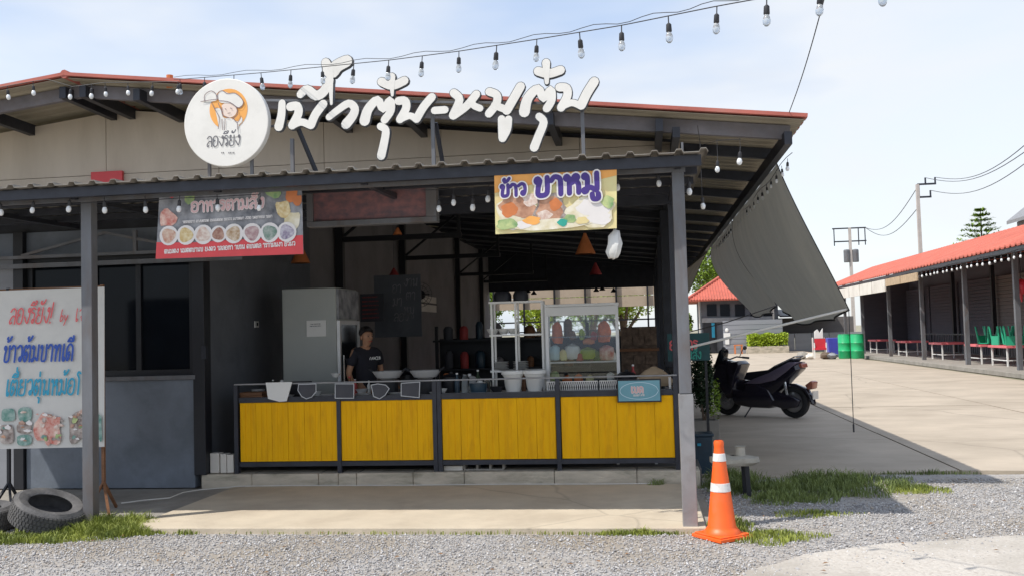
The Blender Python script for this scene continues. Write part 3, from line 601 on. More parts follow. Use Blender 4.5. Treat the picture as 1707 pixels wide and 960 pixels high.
# ================================================================== SIGNS ON THE CANOPY
YS = 8.0
def pix(L, Y=YS): return [(at(u, v, Y=Y).x, at(u, v, Y=Y).z) for u, v in L]
z2 = lambda L: [(x/3.6917+290, y/3.6917+80) for x, y in L]
z3 = lambda L: [(x/3.4286+600, y/3.4286+60) for x, y in L]
SG = thing('rooftop_lettering', (-1.7, YS, 3.0), 'big white brush-style Thai letters with dark edges standing above the canopy', 'sign')
GL = [
 [(z2([(672, 345), (668, 420), (652, 490)]), (.055, .07))],
 [(z2([(722, 368), (765, 365), (772, 410), (735, 482)]), .066), (z2([(735, 484), (790, 462), (848, 484)]), .055), (z2([(850, 480), (878, 415), (925, 352)]), .066)],
 [(z2([(785, 292), (825, 262), (880, 300), (930, 272), (962, 208)]), (.06, .075, .07))],
 [(z2([(940, 98), (968, 162), (1010, 118), (1068, 88)]), (.07, .1, .09)), (z2([(968, 150), (975, 350)]), (.05, .02))],
 [(z2([(960, 432), (1010, 392), (1080, 348), (1118, 378), (1105, 425), (1065, 475)]), (.05, .06, .075))],
 [(z3([(32, 490), (52, 425), (105, 372), (138, 425), (176, 372), (182, 430), (146, 485)]), (.08, .055, .06))],
 [(z3([(128, 268), (190, 290), (258, 262)]), .065), (z3([(185, 240), (190, 345)]), (.06, .02))],
 [(z3([(122, 522), (152, 545), (143, 615), (126, 690)]), (.055, .065))],
 [(z3([(225, 378), (262, 378), (268, 420), (234, 482)]), .062), (z3([(236, 482), (290, 462), (328, 484)]), .05), (z3([(328, 480), (368, 412), (415, 356)]), .062)],
 [(z3([(430, 432), (490, 428)]), .055)],
 [(z3([(540, 332), (572, 372), (535, 460)]), .062), (z3([(538, 462), (615, 405), (668, 340)]), .06), (z3([(640, 368), (652, 402), (690, 420)]), .05)],
 [(z3([(742, 325), (785, 345), (782, 395), (740, 450)]), .06), (z3([(772, 402), (845, 430)]), .055), (z3([(842, 432), (888, 352), (920, 296)]), .066)],
 [(z3([(812, 480), (818, 590)]), (.055, .06)), (z3([(820, 588), (845, 540), (852, 482)]), .055)],
 [(z3([(942, 440), (962, 362), (1020, 308), (1052, 365), (1092, 312), (1098, 370), (1070, 420)]), (.08, .055, .06))],
 [(z3([(1020, 208), (1080, 222), (1148, 202)]), .065), (z3([(1066, 160), (1070, 272)]), (.06, .03))],
 [(z3([(1026, 466), (1052, 500), (1022, 580), (998, 642)]), (.055, .065))],
 [(z3([(1142, 300), (1182, 305), (1186, 350), (1152, 415)]), .062), (z3([(1152, 412), (1212, 388), (1266, 408)]), .05), (z3([(1266, 402), (1298, 335), (1340, 268)]), .068)],
]
for gi, strokes in enumerate(GL):
    mb = MB()
    for i, (pl_, w_) in enumerate(strokes):
        q = pix(pl_); w_ = tuple(x*1.16 for x in w_) if isinstance(w_, tuple) else w_*1.16; we = tuple(x+.013 for x in w_) if isinstance(w_, tuple) else w_+.013
        ribbon(mb, q, we, Vector((0, YS, 0)), XR, ZU, NF, off=.02+.001*i, thick=.035, k=1, ks=1)
        ribbon(mb, q, w_, Vector((0, YS, 0)), XR, ZU, NF, off=.027+.001*i, k=0)
    mb.build('letter', ['signwhite', 'lettergrey'], SG, fix=False)
for (u, v0, v1, w_) in ((487, 232, 296, .03), (721, 190, 286, .03), (970, 168, 262, .03), (1137, 238, 262, .018)):
    a = at(u, v0, Y=8.06); b = at(u, v1, Y=8.06); g = MB(); g.bar((a.x, 8.06, 2.995), (a.x, 8.06, a.z), w_); g.build('support_post', 'steelg', SG)
for (a, b) in (((497, 215), (535, 292)), ((726, 205), (742, 288))):
    p = at(*a, Y=8.1); q = at(*b, Y=8.3); g = MB(); g.bar(p, (q.x, 8.3, 2.995), .03); g.build('support_brace', 'steel', SG)
p = at(440, 168, Y=8.07); q = at(975, 150, Y=8.07)
g = MB(); g.bar((p.x, 8.07, p.z), (q.x, 8.07, q.z-.12), .022, .022); p2 = at(444, 212, Y=8.07); g.bar((p2.x, 8.07, p2.z), (p2.x+.35, 8.07, p2.z+.01), .02); g.build('support_rail', 'steelg', SG)
# round sign
dc = at(377, 205, Y=7.95); RS = thing('round_sign', (dc.x, 7.98, dc.z-.39), 'round white sign with orange chef drawing and grey lettering', 'sign')
g = MB(); g.lathe([(.385, -.035), (.39, -.03), (.39, .03), (.385, .035)], (dc.x, 7.98, dc.z), 64, 'Y'); g.build('disc', 'signwhite', RS, smooth=True)
def lp(u, v): p = at(u/5.65+300, v/5.65+120, Y=7.945); return (p.x, p.z)     # read off the enlarged drawing
g = MB(); c = lp(458, 355); disc_flat(g, (c[0], 7.945, c[1]), .176, .002, n=40, rz=.182); g.build('orange_circle', 'orange', RS)
def shape(name, mat, pts, off, n=5):
    q = smooth_pts([(*lp(*p), 0) for p in pts+[pts[0]]], n)[:-1]; g = MB(); g.add([(a.x, 7.945-off, a.y) for a in q], [tuple(range(len(q)))]); return g.build(name, mat, RS, fix=False)
shape('chef_coat', 'signwhite', [(330, 350), (380, 350), (410, 430), (480, 440), (545, 470), (580, 430), (590, 470), (555, 510), (545, 560), (540, 610), (365, 610), (365, 520), (350, 430)], .004)
shape('chef_face', 'skinp', [(395, 320), (450, 290), (530, 320), (530, 400), (470, 435), (415, 410)], .006)
shape('chef_hat', 'signwhite', [(360, 215), (400, 180), (460, 205), (530, 205), (590, 265), (600, 300), (550, 340), (480, 300), (390, 295), (365, 260)], .008)
shape('tray_cover', 'signwhite', [(210, 280), (235, 220), (290, 185), (345, 210), (355, 265), (290, 285)], .006)
g = MB(); i = 0
for L in ([(200, 285), (290, 270), (365, 262)], [(235, 275), (240, 220), (295, 185), (340, 210), (352, 262)], [(362, 262), (362, 205), (405, 182), (450, 210), (520, 205), (580, 250), (600, 300), (560, 345), (470, 290), (372, 275)],
          [(300, 290), (335, 360), (375, 440), (365, 540)], [(365, 300), (395, 370), (412, 430)], [(400, 340), (410, 410), (470, 438)], [(530, 330), (550, 400), (500, 450)], [(400, 450), (405, 550)], [(430, 450), (425, 550)],
          [(500, 430), (540, 480), (570, 450), (580, 420)], [(545, 480), (548, 545)], [(430, 350), (440, 360)], [(480, 345), (495, 355)], [(455, 395), (480, 392)], [(330, 350), (360, 345)]):
    i += 1; ribbon(g, [lp(*p) for p in L], .0055, Vector((0, 7.945, 0)), XR, ZU, NF, off=.010+.0001*i, k=0)
g.build('chef_outline', 'line', RS, fix=False)
o_ = at(300+250/5.65, 120+715/5.65, Y=7.945)
write('ลองรึยัง', (o_.x, 7.945, o_.z+.004), XR, ZU, NF, .092, .009, 'lettering', 'txtgrey', RS, sx=.80, shear=.05)
g = MB()
for i, x in enumerate((395, 410, 460, 475, 492, 508)): a = lp(x, 765); disc_flat(g, (a[0], 7.945, a[1]), .004+.002*(i % 2), .004, n=6, rz=.008)
g.build('small_print', 'txtgrey', RS)
for x in (-.33, .33): g = MB(); g.bar((dc.x+x*.6, 8.03, 2.995), (dc.x+x*.6, 8.03, dc.z+.1), .025); g.build('support_post', 'steelg', RS)

# hanging banners
def banner(name, c4, Y, label, mat, bow=.012, n=16):
    """c4: corners in the photograph tl tr br bl"""
    P4 = [at(u, v, Y=Y) for u, v in c4]; T = thing(name, ((P4[0]+P4[1])/2), label, 'banner')
    def pt(s, t, off=0): 
        p = P4[0].lerp(P4[1], s).lerp(P4[3].lerp(P4[2], s), t); p = p.copy(); p.y += -off; return p
    mb = MB(); v = []; f = []
    for i in range(n+1):
        for j in range(5): v.append(pt(i/n, j/4))
    for i in range(n):
        for j in range(4): f.append((i*5+j, (i+1)*5+j, (i+1)*5+j+1, i*5+j+1))
    mb.add(v, f); o = mb.build('sheet', mat, T, fix=False)
    md = o.modifiers.new('thickness', 'SOLIDIFY'); md.thickness = .003; md.offset = 1
    return T, pt
T, pt = banner('menu_banner', [(266, 317), (503, 311), (506, 424), (260, 432)], 7.82, 'dark and red food banner with a row of dishes, hanging left under the canopy', 'bdark')
g = MB(); g.add([pt(0, .76, .006), pt(.25, .78, .006), pt(.5, .76, .006), pt(.75, .75, .006), pt(1, .72, .006), pt(1, 1, .006), pt(0, 1, .006)], [tuple(range(7))]); g.build('red_band', 'bred', T, fix=False)
def blob(pt, s, t, r, k, ar, off, rx=None, wob=.0, n=18):
    c = pt(s, t, off); return [c+Vector((math.cos(a)*r*(1+wob*math.sin(a*3+s*9)), 0, math.sin(a)*r*(1+wob*math.sin(a*3+s*9)))) for a in [2*math.pi*j/n for j in range(n)]], [tuple(reversed(range(n)))]
for i, s in enumerate((.085, .205, .325, .43, .535, .66, .78, .895)):
    for r, mt, nm, of in ((.086, 'plate', 'plate_picture', .010), (.063, 'food%d' % i, 'food_picture', .012)):
        g = MB(); v, f = blob(pt, s, .67, r*(.85 if i == 3 else 1), 0, 1, of+.0006*i, wob=.0 if nm[0] == 'p' else .1); g.add(v, f); g.build(nm, mt, T, fix=False)
for i, (s, t, r, mt) in enumerate(((.06, .42, .085, 'food9'), (.1, .04, .05, 'bred'), (.93, .5, .09, 'foodrice'), (.87, .32, .08, 'food1'), (.93, .12, .065, 'terra'), (.97, .2, .05, 'terra'), (.22, .12, .06, 'leafp'), (.8, .06, .07, 'leafp'))):
    q = pt(s, t, .005); g = MB(); n = 14; s0 = rng.uniform(0, 6)
    x_ = [(q.x+math.cos(a)*r*(1+.25*math.sin(a*2+s0)), q.y-.0004*i, min(q.z+math.sin(a)*r*(.9+.2*math.cos(3*a+s0)), pt(s, 0).z-.003)) for a in [2*math.pi*j/n for j in range(n)]]
    x_ = [(min(max(a, pt(0, 0).x+.004), pt(1, .5).x-.004), b, c) for a, b, c in x_]
    g.add(x_, [tuple(reversed(range(n)))]); g.build('picture', mt, T, fix=False)
o_ = pt(.235, .34, .013); write('อาหารตามสั่ง', o_, Vector((1, 0, .015)), ZU, NF, .085, .016, 'lettering', 'pink', T, sx=1.12, off=.002, outline='plate', ow=.55)
def scribble(O, w, h, name, mat, T, n):
    x = 0
    while x < w:
        k = int(rng.integers(4, 9)); t_ = ''.join(rng.choice(list('ลองรยขวตมบทนาาด'), k))
        if x+k*h*.62 > w*1.03: t_ = t_[:max(1, int((w-x)/(h*.62)))]
        L_ = write(t_, Vector(O)+Vector((x, 0, .02*x)), Vector((1, 0, .02)), ZU, NF, h*.8, h*.17, name, mat, T, off=.002, sx=1.0)
        x += L_+h*.35
scribble(pt(.18, .50, .012), .82, .026, 'small_print', 'plate', T, 40); scribble(pt(.06, .93, .008), 1.2, .042, 'small_print', 'plate', T, 40)
T, pt = banner('food_banner', [(824, 293), (1028, 283), (1028, 381), (826, 391)], 7.66, 'yellow banner with purple Thai lettering hanging right under the canopy', 'byel')
g = MB(); g.add([pt(0, 0, .003), pt(1, 0, .003), pt(1, .10, .003), pt(.7, .22, .003), pt(.35, .17, .003), pt(0, .30, .003)], [tuple(reversed(range(6)))]); g.build('orange_band', 'orange', T, fix=False)
for i, (s, t, r, ry, mt) in enumerate(((.17, .64, .165, .135, 'foodrice'), (.18, .52, .13, .10, 'foodpork'), (.12, .60, .07, .06, 'terra'), (.26, .60, .08, .07, 'foodpork'), (.30, .45, .07, .05, 'food2'), (.46, .62, .13, .14, 'food10'), (.45, .62, .10, .11, 'foodpork'), (.41, .72, .06, .04, 'food2'), (.50, .55, .05, .05, 'terra'), (.80, .70, .19, .13, 'foodrice'), (.82, .62, .13, .08, 'plate'), (.86, .82, .1, .05, 'plate'),
   (.44, .88, .3, .045, 'foodrice'), (.10, .84, .09, .045, 'leafp'), (.24, .86, .06, .035, 'plate'), (.31, .80, .07, .035, 'orange'), (.62, .80, .05, .035, 'leafp'), (.56, .86, .04, .03, 'greentxt'), (.72, .84, .05, .03, 'byel'), (.93, .55, .05, .05, 'leafp'))):
    q = pt(s, t, .004+.0005*i); g = MB(); n = 22; s0 = rng.uniform(0, 6)
    x_ = [(q.x+math.cos(a)*r*(1+.14*math.sin(a*3+s0)+.07*math.sin(a*7+s0)), q.y, q.z+math.sin(a)*ry*(1+.12*math.cos(4*a+s0))) for a in [2*math.pi*j/n for j in range(n)]]
    x_ = [(min(max(a, pt(0, 0).x+.006), pt(1, 0).x-.006), b, max(c, pt(s, 1).z+.012)) for a, b, c in x_]
    g.add(x_, [tuple(reversed(range(n)))]); g.build('food_picture', mt, T, fix=False)
w_ = write('ข้าว', pt(.045, .37, .016), Vector((1, 0, .03)), ZU, NF, .09, .028, 'lettering', 'purple', T, sx=1.22, off=.002, outline='plate', ow=.75)
write('ขาหมู', pt(.325, .395, .018), Vector((1, 0, .04)), ZU, NF, .142, .042, 'lettering', 'purple', T, sx=1.28, off=.002, outline='plate', ow=.6)
# standing banner, left
T, pt = banner('standing_banner', [(-60, 487), (174, 478), (174, 744), (-60, 749)], 8.55, 'white vinyl banner with red, blue and cyan Thai handwriting on a stand', 'vinyl')
T.location = T.location; 
o_ = at(14, 540, Y=8.535); write('ลองรึยัง!', o_, Vector((1, 0, .0)), ZU, NF, .15, .014, 'lettering', 'bredtxt', T, shear=.18, sx=.66, off=.003)
o_ = at(99, 534, Y=8.535); write('by', o_, XR, ZU, NF, .11, .010, 'lettering', 'bredtxt', T, shear=.15, sx=.8, off=.003)
o_ = at(124, 535, Y=8.535); write('เจ', o_, XR, ZU, NF, .12, .010, 'lettering', 'bredtxt', T, shear=.15, sx=.75, off=.003)
o_ = at(4, 603, Y=8.535); write('ข้าวต้มบาทเดี', o_, XR, ZU, NF, .155, .020, 'lettering', 'bluetxt', T, shear=.12, sx=.68, off=.003)
o_ = at(8, 659, Y=8.535); write('เตี่ยวตุ่นหม้อไ', o_, XR, ZU, NF, .15, .018, 'lettering', 'cyantxt', T, shear=.12, sx=.72, off=.003)
for i, (u0, u1, v0, v1, mt) in enumerate(((2, 26, 680, 702, 'food8'), (30, 54, 678, 702, 'food8'), (0, 24, 706, 740, 'food10'), (28, 54, 704, 722, 'food10'), (28, 54, 724, 742, 'food8'), (56, 108, 686, 742, 'food9'), (112, 142, 684, 740, 'food10'), (160, 172, 684, 738, 'food8'))):
    a = at(u0, v0, Y=8.54); b = at(u1, v1, Y=8.54); cx, cz, rx, rz_ = (a.x+b.x)/2, (a.z+b.z)/2, (b.x-a.x)/2, (a.z-b.z)/2; g = MB(); n = 20; sp = rng.uniform(0, 6); k = .15 if i > 4 else .04
    q = [(cx+rx*math.copysign(abs(math.cos(t))**.6, math.cos(t))*(1+k*math.sin(3*t+sp)-k), 8.54-.004-.0006*i, cz+rz_*math.copysign(abs(math.sin(t))**.6, math.sin(t))*(1+k*math.cos(4*t+sp)-k)) for t in [2*math.pi*j/n for j in range(n)]]
    g.add(q, [tuple(reversed(range(n)))]); g.build('food_picture', mt, T, fix=False)
for i in range(46):
    a = at(rng.choice([10, 42, 42, 10, 80, 90, 75, 128, 126, 66, 100, 135])+rng.uniform(-9, 9), rng.uniform(686, 738), Y=8.54); g = MB(); r_ = rng.uniform(.012, .035); n = 9; sp = rng.uniform(0, 6); ph = rng.uniform(.3, 1)
    g.add([(a.x+r_*math.cos(t)*(1+.3*math.sin(2*t+sp)), 8.531-.0003*i, a.z+r_*ph*math.sin(t)*(1+.3*math.cos(3*t+sp))) for t in [2*math.pi*j/n for j in range(n)]], [tuple(reversed(range(n)))])
    g.build('food_picture', str(rng.choice(['food9', 'food10', 'food3', 'plate', 'plate', 'food8', 'food2', 'foodpork', 'leafp'])), T, fix=False)
tl, tr, br, bl = at(-60, 487, Y=8.6), at(172, 478, Y=8.6), at(172, 744, Y=8.6), at(-60, 749, Y=8.6)
for x, mt in ((tr.x-.01, 'wood'), (-6.15, 'black')):
    g = MB(); g.bar((x, 8.6, tr.z+.02), (x, 8.6, .25), .028); g.bar((x, 8.6, .3), (x+.16, 8.42, .02), .022); g.bar((x, 8.6, .3), (x-.02, 8.85, .02), .022); g.bar((x, 8.6, .3), (x-.05, 8.35, .02), .022); g.build('stand_leg', mt, T)
g = MB(); g.bar((-6.5, 8.6, tr.z), (tr.x, 8.6, tr.z), .025); g.bar((-6.5, 8.6, br.z+.03), (tr.x, 8.6, br.z+.03), .025); g.build('stand_rail', 'wood', T)
# lightbox panel between the banners
a, b = at(512, 312, Y=8.75), at(729, 370, Y=8.75)
T = thing('lightbox_sign', ((a.x+b.x)/2, 8.75, b.z), 'wide dark framed lightbox with faded red print hanging between two banners', 'sign')
g = MB(); x0, x1, z0, z1 = a.x, b.x, b.z, a.z
for q in ((x0, x1, z0, z0+.05), (x0, x1, z1-.05, z1), (x0, x0+.06, z0+.051, z1-.051), (x1-.10, x1, z0+.051, z1-.051)): g.box(q[0], q[1], 8.72, 8.85, q[2], q[3])
g.build('frame', 'steelg', T, bev=.004)
g = MB(); g.box(x0+.061, x1-.101, 8.75, 8.8, z0+.055, z1-.055); g.build('face', 'box', T)
# small red plate above canopy
a, b = at(153, 288, Y=10.05), at(205, 310, Y=10.05)
g = MB(); g.box(a.x, b.x, 10.03, 10.07, 3.02, a.z); tag(g.build('red_plate', 'bred', bev=.003), 'small plain red plate on the gable wall above the canopy', 'plate')
# white hanging twist under the yellow banner
p = at(1022, 432, Y=7.75); g = MB()
g.lathe([(0, .0), (.035, .01), (.052, .05), (.055, .12), (.05, .18), (.03, .22), (.008, .235)], (p.x, p.y, p.z), 14)
g.v = [(a+rng.normal(0, .006)+(c-p.z)*.12, b+rng.normal(0, .006), c+rng.normal(0, .004)) for a, b, c in g.v]; o = g.build('hanging_bag', 'bowlw', smooth=True); tag(o, 'crumpled white bag hanging from the right corner of the yellow banner', 'bag')
g = MB(); g.tube([(p.x+.03, p.y, p.z+.23), (p.x+.05, p.y-.06, 2.86)], .003, 5); g.build('string', 'rope', o)

# ================================================================== STRING LIGHTS
def bulb_proto(kind):
    s = MB(); s.tube([(0, 0, 0), (0, 0, -.05)], .004, 5); s.lathe([(.006, -.045), (.016, -.055), (.018, -.10), (.014, -.105)], n=10); so_ = s.build('socket', 'wire', None, smooth=True)
    b = MB(); R0 = .024 if kind else .022
    prof = [(.012, -.104), (R0*.8, -.12), (R0, -.14), (R0*.85, -.16), (R0*.4, -.172), (0, -.175)] if kind else [(.013, -.104), (R0*.95, -.115), (R0*1.15, -.135), (R0*.95, -.155), (R0*.5, -.166), (0, -.168)]
    b.lathe(prof, n=12); bo = b.build('bulb', 'bulbc' if kind else 'bulb', so_, smooth=True, local=True); return so_
pc = bulb_proto(1); pw = bulb_proto(0)
def strand(name, wire, bulbs, label, proto, sc_=1., r=.0035, drops=None):
    T = thing(name, wire[0], label, 'string lights', 'strings of light bulbs'); g = MB(); g.tube([Vector(p) for p in wire], r, 5); g.build('cord', 'wire', T)
    if drops:
        g = MB()
        for a, b in drops: g.tube([a, b], .003, 5)
        g.build('drop_wire', 'wire', T)
    for i, p in enumerate(bulbs): c = dup(proto, T, Vector(p)-Vector(wire[0]), rz=rng.uniform(0, 6), scale=sc_*rng.uniform(.80, .95)); c.rotation_euler.x = rng.uniform(-.12, .12); c.rotation_euler.y = rng.uniform(-.12, .12)
    return T
# big overhead strand: comes from the gable towards the photographer
us = [300, 341, 390, 435, 485, 537, 590, 648, 704, 765, 828, 895, 966, 1036, 1114, 1195, 1278, 1368, 1464]
def vy(u): return (float(np.interp(u, [300, 435, 537, 648, 765, 895, 1036, 1195, 1278, 1368, 1470, 1600], [133, 122, 112, 101, 86, 66, 43, 11, -4, -22, -42, -72])),
                   float(np.interp(u, [300, 500, 700, 900, 1100, 1300, 1470, 1600], [8.6, 7.85, 7.0, 6.25, 5.6, 5.0, 4.6, 4.3])))
wire = []
for u in np.arange(290, 1600, 20): v, y = vy(u); wire.append(at(u, v, Y=y))
strand('string_lights', wire, [at(u, *[vy(u)[0]], Y=vy(u)[1]) for u in us], 'long overhead string of clear bulbs rising across the sky to the upper right', pc, 1.05)
g = MB(); g.tube([p+Vector((0, 0, .022+.012*math.sin(i*1.3))) for i, p in enumerate(wire)], .0025, 5); o = g.build('support_cable', 'wire'); tag(o, 'thin cable running just above the overhead string of bulbs', 'cable')
wire = [at(u, v, Y=8.85) for u, v in ((-40, 152), (0, 146), (55, 136), (80, 133), (120, 145), (153, 141), (175, 138), (213, 138), (255, 137), (297, 137))]
strand('string_lights', wire, [at(u, v, Y=8.85) for u, v in ((12, 144), (55, 137), (118, 143), (153, 141), (175, 139), (213, 138), (255, 137), (297, 136))], 'short string of bulbs along the peak of the gable at upper left', pw)
bl_ = [(0, 357), (57, 355), (117, 352), (174, 353), (242, 353), (300, 352), (362, 350), (435, 352)]
def under(L, Y, label):
    top = 2.84; wire = [at(L[0][0]-30, L[0][1], Y=Y)]+[at(u, v, Y=Y) for u, v in L]; wire = [Vector((p.x, p.y, top-.004*(i % 2))) for i, p in enumerate(wire)]
    pts = [at(u, v, Y=Y)+Vector((0, 0, .135)) for u, v in L]
    strand('string_lights', wire, pts, label, pw, 1.0, drops=[((p.x, p.y, top), (p.x, p.y, p.z)) for p in pts if p.z < top-.01])
under(bl_, 7.74, 'row of white bulbs hanging under the canopy left of and over the dark banner')
under([(732, 352), (757, 342), (789, 348), (816, 335), (877, 330), (966, 326), (1030, 315), (1097, 310), (1148, 322)], 7.95, 'row of white bulbs hanging under the canopy around the yellow banner')
wire = [Vector((.5, 8.3, 3.3)), at(1171, 330, Y=9.2), at(1197, 262, Y=9.0), at(1235, 250, Y=9.0)]; wire = [Vector((p.x, p.y, 3.33)) for p in wire]
pts = [at(1171, 347, Y=9.0)+Vector((0, 0, .14)), at(1197, 286, Y=9.0)+Vector((0, 0, .14)), at(1235, 270, Y=9.0)+Vector((0, 0, .14))]
strand('string_lights', wire, pts, 'three white bulbs hanging in the gap right of the canopy corner', pw, 1.15, drops=[((p.x, p.y, 3.34), p) for p in pts])
ys_ = np.arange(9.6, 22, .42); wire = [Vector((EX-.1, y, rz(EX)-.24-.02*math.sin(y*3))) for y in np.arange(9.3, 22.5, .4)]
strand('string_lights', wire, [Vector((EX-.1, y, rz(EX)-.25)) for y in ys_], 'string of small bulbs along the right eave above the grey shade nets', pw, .8)
for o_ in (pc, pw):
    for k in kids(o_): bpy.data.objects.remove(k)
    bpy.data.objects.remove(o_)
a, b = at(1384, -40, Y=6.0), Vector((EX-.16, 9.0, rz(EX-.16)+.05))
g = MB(); g.tube([a.lerp(b, t)-Vector((0, 0, .05*math.sin(t*math.pi))) for t in np.linspace(0, 1, 14)], .004, 5); tag(g.build('tie_wire', 'wire'), 'dark wire running up from the right corner of the red roof', 'wire')

# ================================================================== HANGING LAMPS
def lamp(u, vb, Y, r, h, mat, label):
    p = at(u, vb, Y=Y); T = thing('pendant_lamp', p, label, 'lamp', 'conical pendant lamps')
    g = MB(); g.lathe([(r, 0), (r*1.02, .008), (.022, h), (.018, h+.015), (.014, h-.01), (r*.93, .004), (r*.93, 0)], p, 24); g.build('shade', mat, T, smooth=True)
    g = MB(); g.tube([p+Vector((0, 0, h)), Vector((p.x, p.y, rz(p.x)-.05))], .004, 5); g.build('cord', 'wire', T)
    g = MB(); g.ball(p+Vector((0, 0, .03)), .025, 10); g.build('bulb', 'bulbc', T, smooth=True)
lamp(976, 424, 12.6, .13, .26, 'terra', 'nearest orange cone lamp below the yellow banner')
lamp(993, 458, 17.5, .11, .2, 'redshade', 'dimmer orange cone lamp deeper in the hall, below the first')
lamp(501, 439, 12.3, .125, .24, 'terra', 'orange cone lamp half hidden behind the dark banner corner')
lamp(663, 392, 12.6, .06, .08, 'terra', 'tiny orange lamp under the lightbox sign')
lamp(657, 463, 17.0, .11, .16, 'redshade', 'dark red cone lamp above the chalk menu')
for u, v, w_ in ((994, 486, 'left one of the pair at right'), (1004, 484, 'right one of the pair at right'), (1023, 487, 'the rightmost one alone'), (880, 488, 'leftmost, above the rack'), (890, 491, 'second from left, above the rack')):
    lamp(u, v, 27.0, .085, .1, 'black', 'small black pendant lamp against the sunlit beige wall, '+w_)

# ================================================================== THE COUNTER
CT = thing('service_counter', (-2.1, 10.05, .2), 'long black steel counter faced with bright yellow ribbed panels', 'counter')
g = MB(); FR = [(-4.43, -3.33), (-3.285, -2.275), (-2.175, -.965), (-.905, .255)]
for a, b in FR:
    n = 6; w_ = (b-a)/n
    q = MB(); q.box(a-.002, b+.002, 10.064, 10.07, .286, .928); q.build('backing', 'yellow', CT)
    for i in range(n):
        q = MB(); q.box(a+i*w_+.0012, a+(i+1)*w_-.0012, 10.047+rng.uniform(-.001, .001), 10.063, .29, .925); bo_ = q.build('board', 'yellow', CT, bev=.0018)
        q = MB()
        for k in (1, 2): q.box(a+(i+k/3)*w_-.003, a+(i+k/3)*w_+.003, 10.0435, 10.0475, .30, .915)
        bb = q.build('rib', 'yellow', bo_); bb['kind'] = 'stuff'
for x in (-4.47, -3.307, -2.25, -2.20, -.935, .28):
    q = MB(); q.box(x-.022, x+.022, 10.03, 10.09, .16, 1.12); q.build('leg', 'steel', CT)
for z0, z1 in ((.235, .284), (.93, .985)): g.box(-4.44, .255, 10.04, 10.09, z0, z1)
g.build('rail', 'steel', CT)
g = MB(); g.box(-4.49, .3, 10.035, 10.075, 1.122, 1.138); g.build('top_rail', 'steell', CT, bev=.003)
g = MB(); g.box(-4.47, .28, 10.1, 10.85, .93, .965); g.build('worktop', 'alu', CT)
g = MB(); g.box(-4.47, .28, 10.78, 10.84, .16, .92); g.build('back_panel', 'black', CT)
g = MB(); g.box(-2.2, .28, 10.095, 10.1, .967, .99); g.build('splash_rail', 'steelg', CT)
def zf(u, v, Y): p = at(u, v, Y=Y); return p
# hanging slates with white outline
def slate(pts, label, paper=False):
    q = [at(u, v, Y=10.015) for u, v in pts]; cx = sum(p.x for p in q)/len(q); T = thing('hanging_slate' if not paper else 'paper_sheet', (cx, 10.015, q[0].z), label, 'slate' if not paper else 'paper')
    g = MB(); g.prism([(p.x, p.z) for p in q], 10.012, 10.02, 'Y'); g.build('sheet' if paper else 'board', 'white' if paper else 'slate', T)
    if not paper:
        g = MB(); L = [(p.x, p.z) for p in q]; L.append(L[0])
        for i in range(len(L)-1): ribbon(g, [L[i], L[i+1]], .009, Vector((0, 10.011, 0)), XR, ZU, NF, off=.001+.0002*i)
        g.build('outline', 'chalk', T, fix=False)
slate([(443, 637), (487, 636), (478, 668), (466, 669), (447, 664)], 'white paper sheet hanging over the left end of the counter', True)
slate([(498, 640), (527, 639), (527, 652), (520, 661), (511, 664), (503, 660), (497, 650)], 'shield-shaped slate with white outline beside the white paper')
slate([(559, 639), (590, 639), (590, 663), (559, 663)], 'square slate with white outline, second on the counter rail')
slate([(619, 641), (630, 639), (643, 641), (649, 647), (642, 658), (633, 664), (623, 660)], 'rounded kite-shaped slate with white outline hanging mid counter')
slate([(669, 638), (700, 636), (699, 662), (669, 659)], 'tilted square slate with white outline left of the double leg')
# blue framed sign at right end
a, b = at(1028, 632, Y=10.0), at(1103, 669, Y=10.0)
T = thing('framed_sign', ((a.x+b.x)/2, 10.0, b.z), 'blue sign in a thin black frame leaning on the right end of the counter', 'sign')
g = MB(); g.box(a.x, b.x, 9.985, 10.02, b.z, a.z); g.build('frame', 'black', T, bev=.003)
g = MB(); g.box(a.x+.014, b.x-.014, 9.981, 9.984, b.z+.014, a.z-.014); g.build('face', 'screen', T)
cx, cz = (a.x+b.x)/2, (a.z+b.z)/2; g = MB(); ribbon(g, [(cx+.195*math.cos(t), cz+.085*math.sin(t)) for t in np.linspace(0, 6.2, 14)], .007, Vector((0, 9.98, 0)), XR, ZU, NF, off=.001); g.build('oval', 'screenl', T, fix=False)
write('เปด'.replace('ป', 'บ'), (cx-.085, 9.98, cz-.02), XR, ZU, NF, .06, .013, 'lettering', 'pink', T, sx=1.1, off=.002, outline='plate', ow=.5)
scribble(Vector((cx-.06, 9.98, cz-.055)), .12, .022, 'small_print', 'plate', T, 9)

# ---- things on the counter
def lathe_thing(name, p, prof, mat, label, cat, n=24, grp=None):
    g = MB(); g.lathe(prof, p, n); return tag(g.build(name, mat, smooth=True), label, cat, grp)
def wok(u, label, Y=10.45):
    p = at(u, 620, Y=Y); p.z = .967; T = thing('wok', p, label, 'wok')
    g = MB(); g.lathe([(.11, 0), (.11, .15), (.09, .155)], p, 20); g.build('burner', 'black', T)
    c = p+Vector((0, 0, .15)); g = MB(); g.lathe([(0, .0), (.07, .012), (.125, .045), (.165, .105), (.176, .108), (.17, .096), (.125, .034), (0, .012)], c, 28); g.build('pan', 'alu', T, smooth=True)
    for s in (-1, 1): g = MB(); g.tube([c+Vector((s*.165, -.04, .10)), c+Vector((s*.21, -.03, .135)), c+Vector((s*.21, .03, .135)), c+Vector((s*.165, .04, .10))], .009, 8); g.build('handle', 'black', T, smooth=True)
wok(647, 'silver wok on a burner beside the cook'); wok(709, 'silver wok on a burner, right of the other wok')
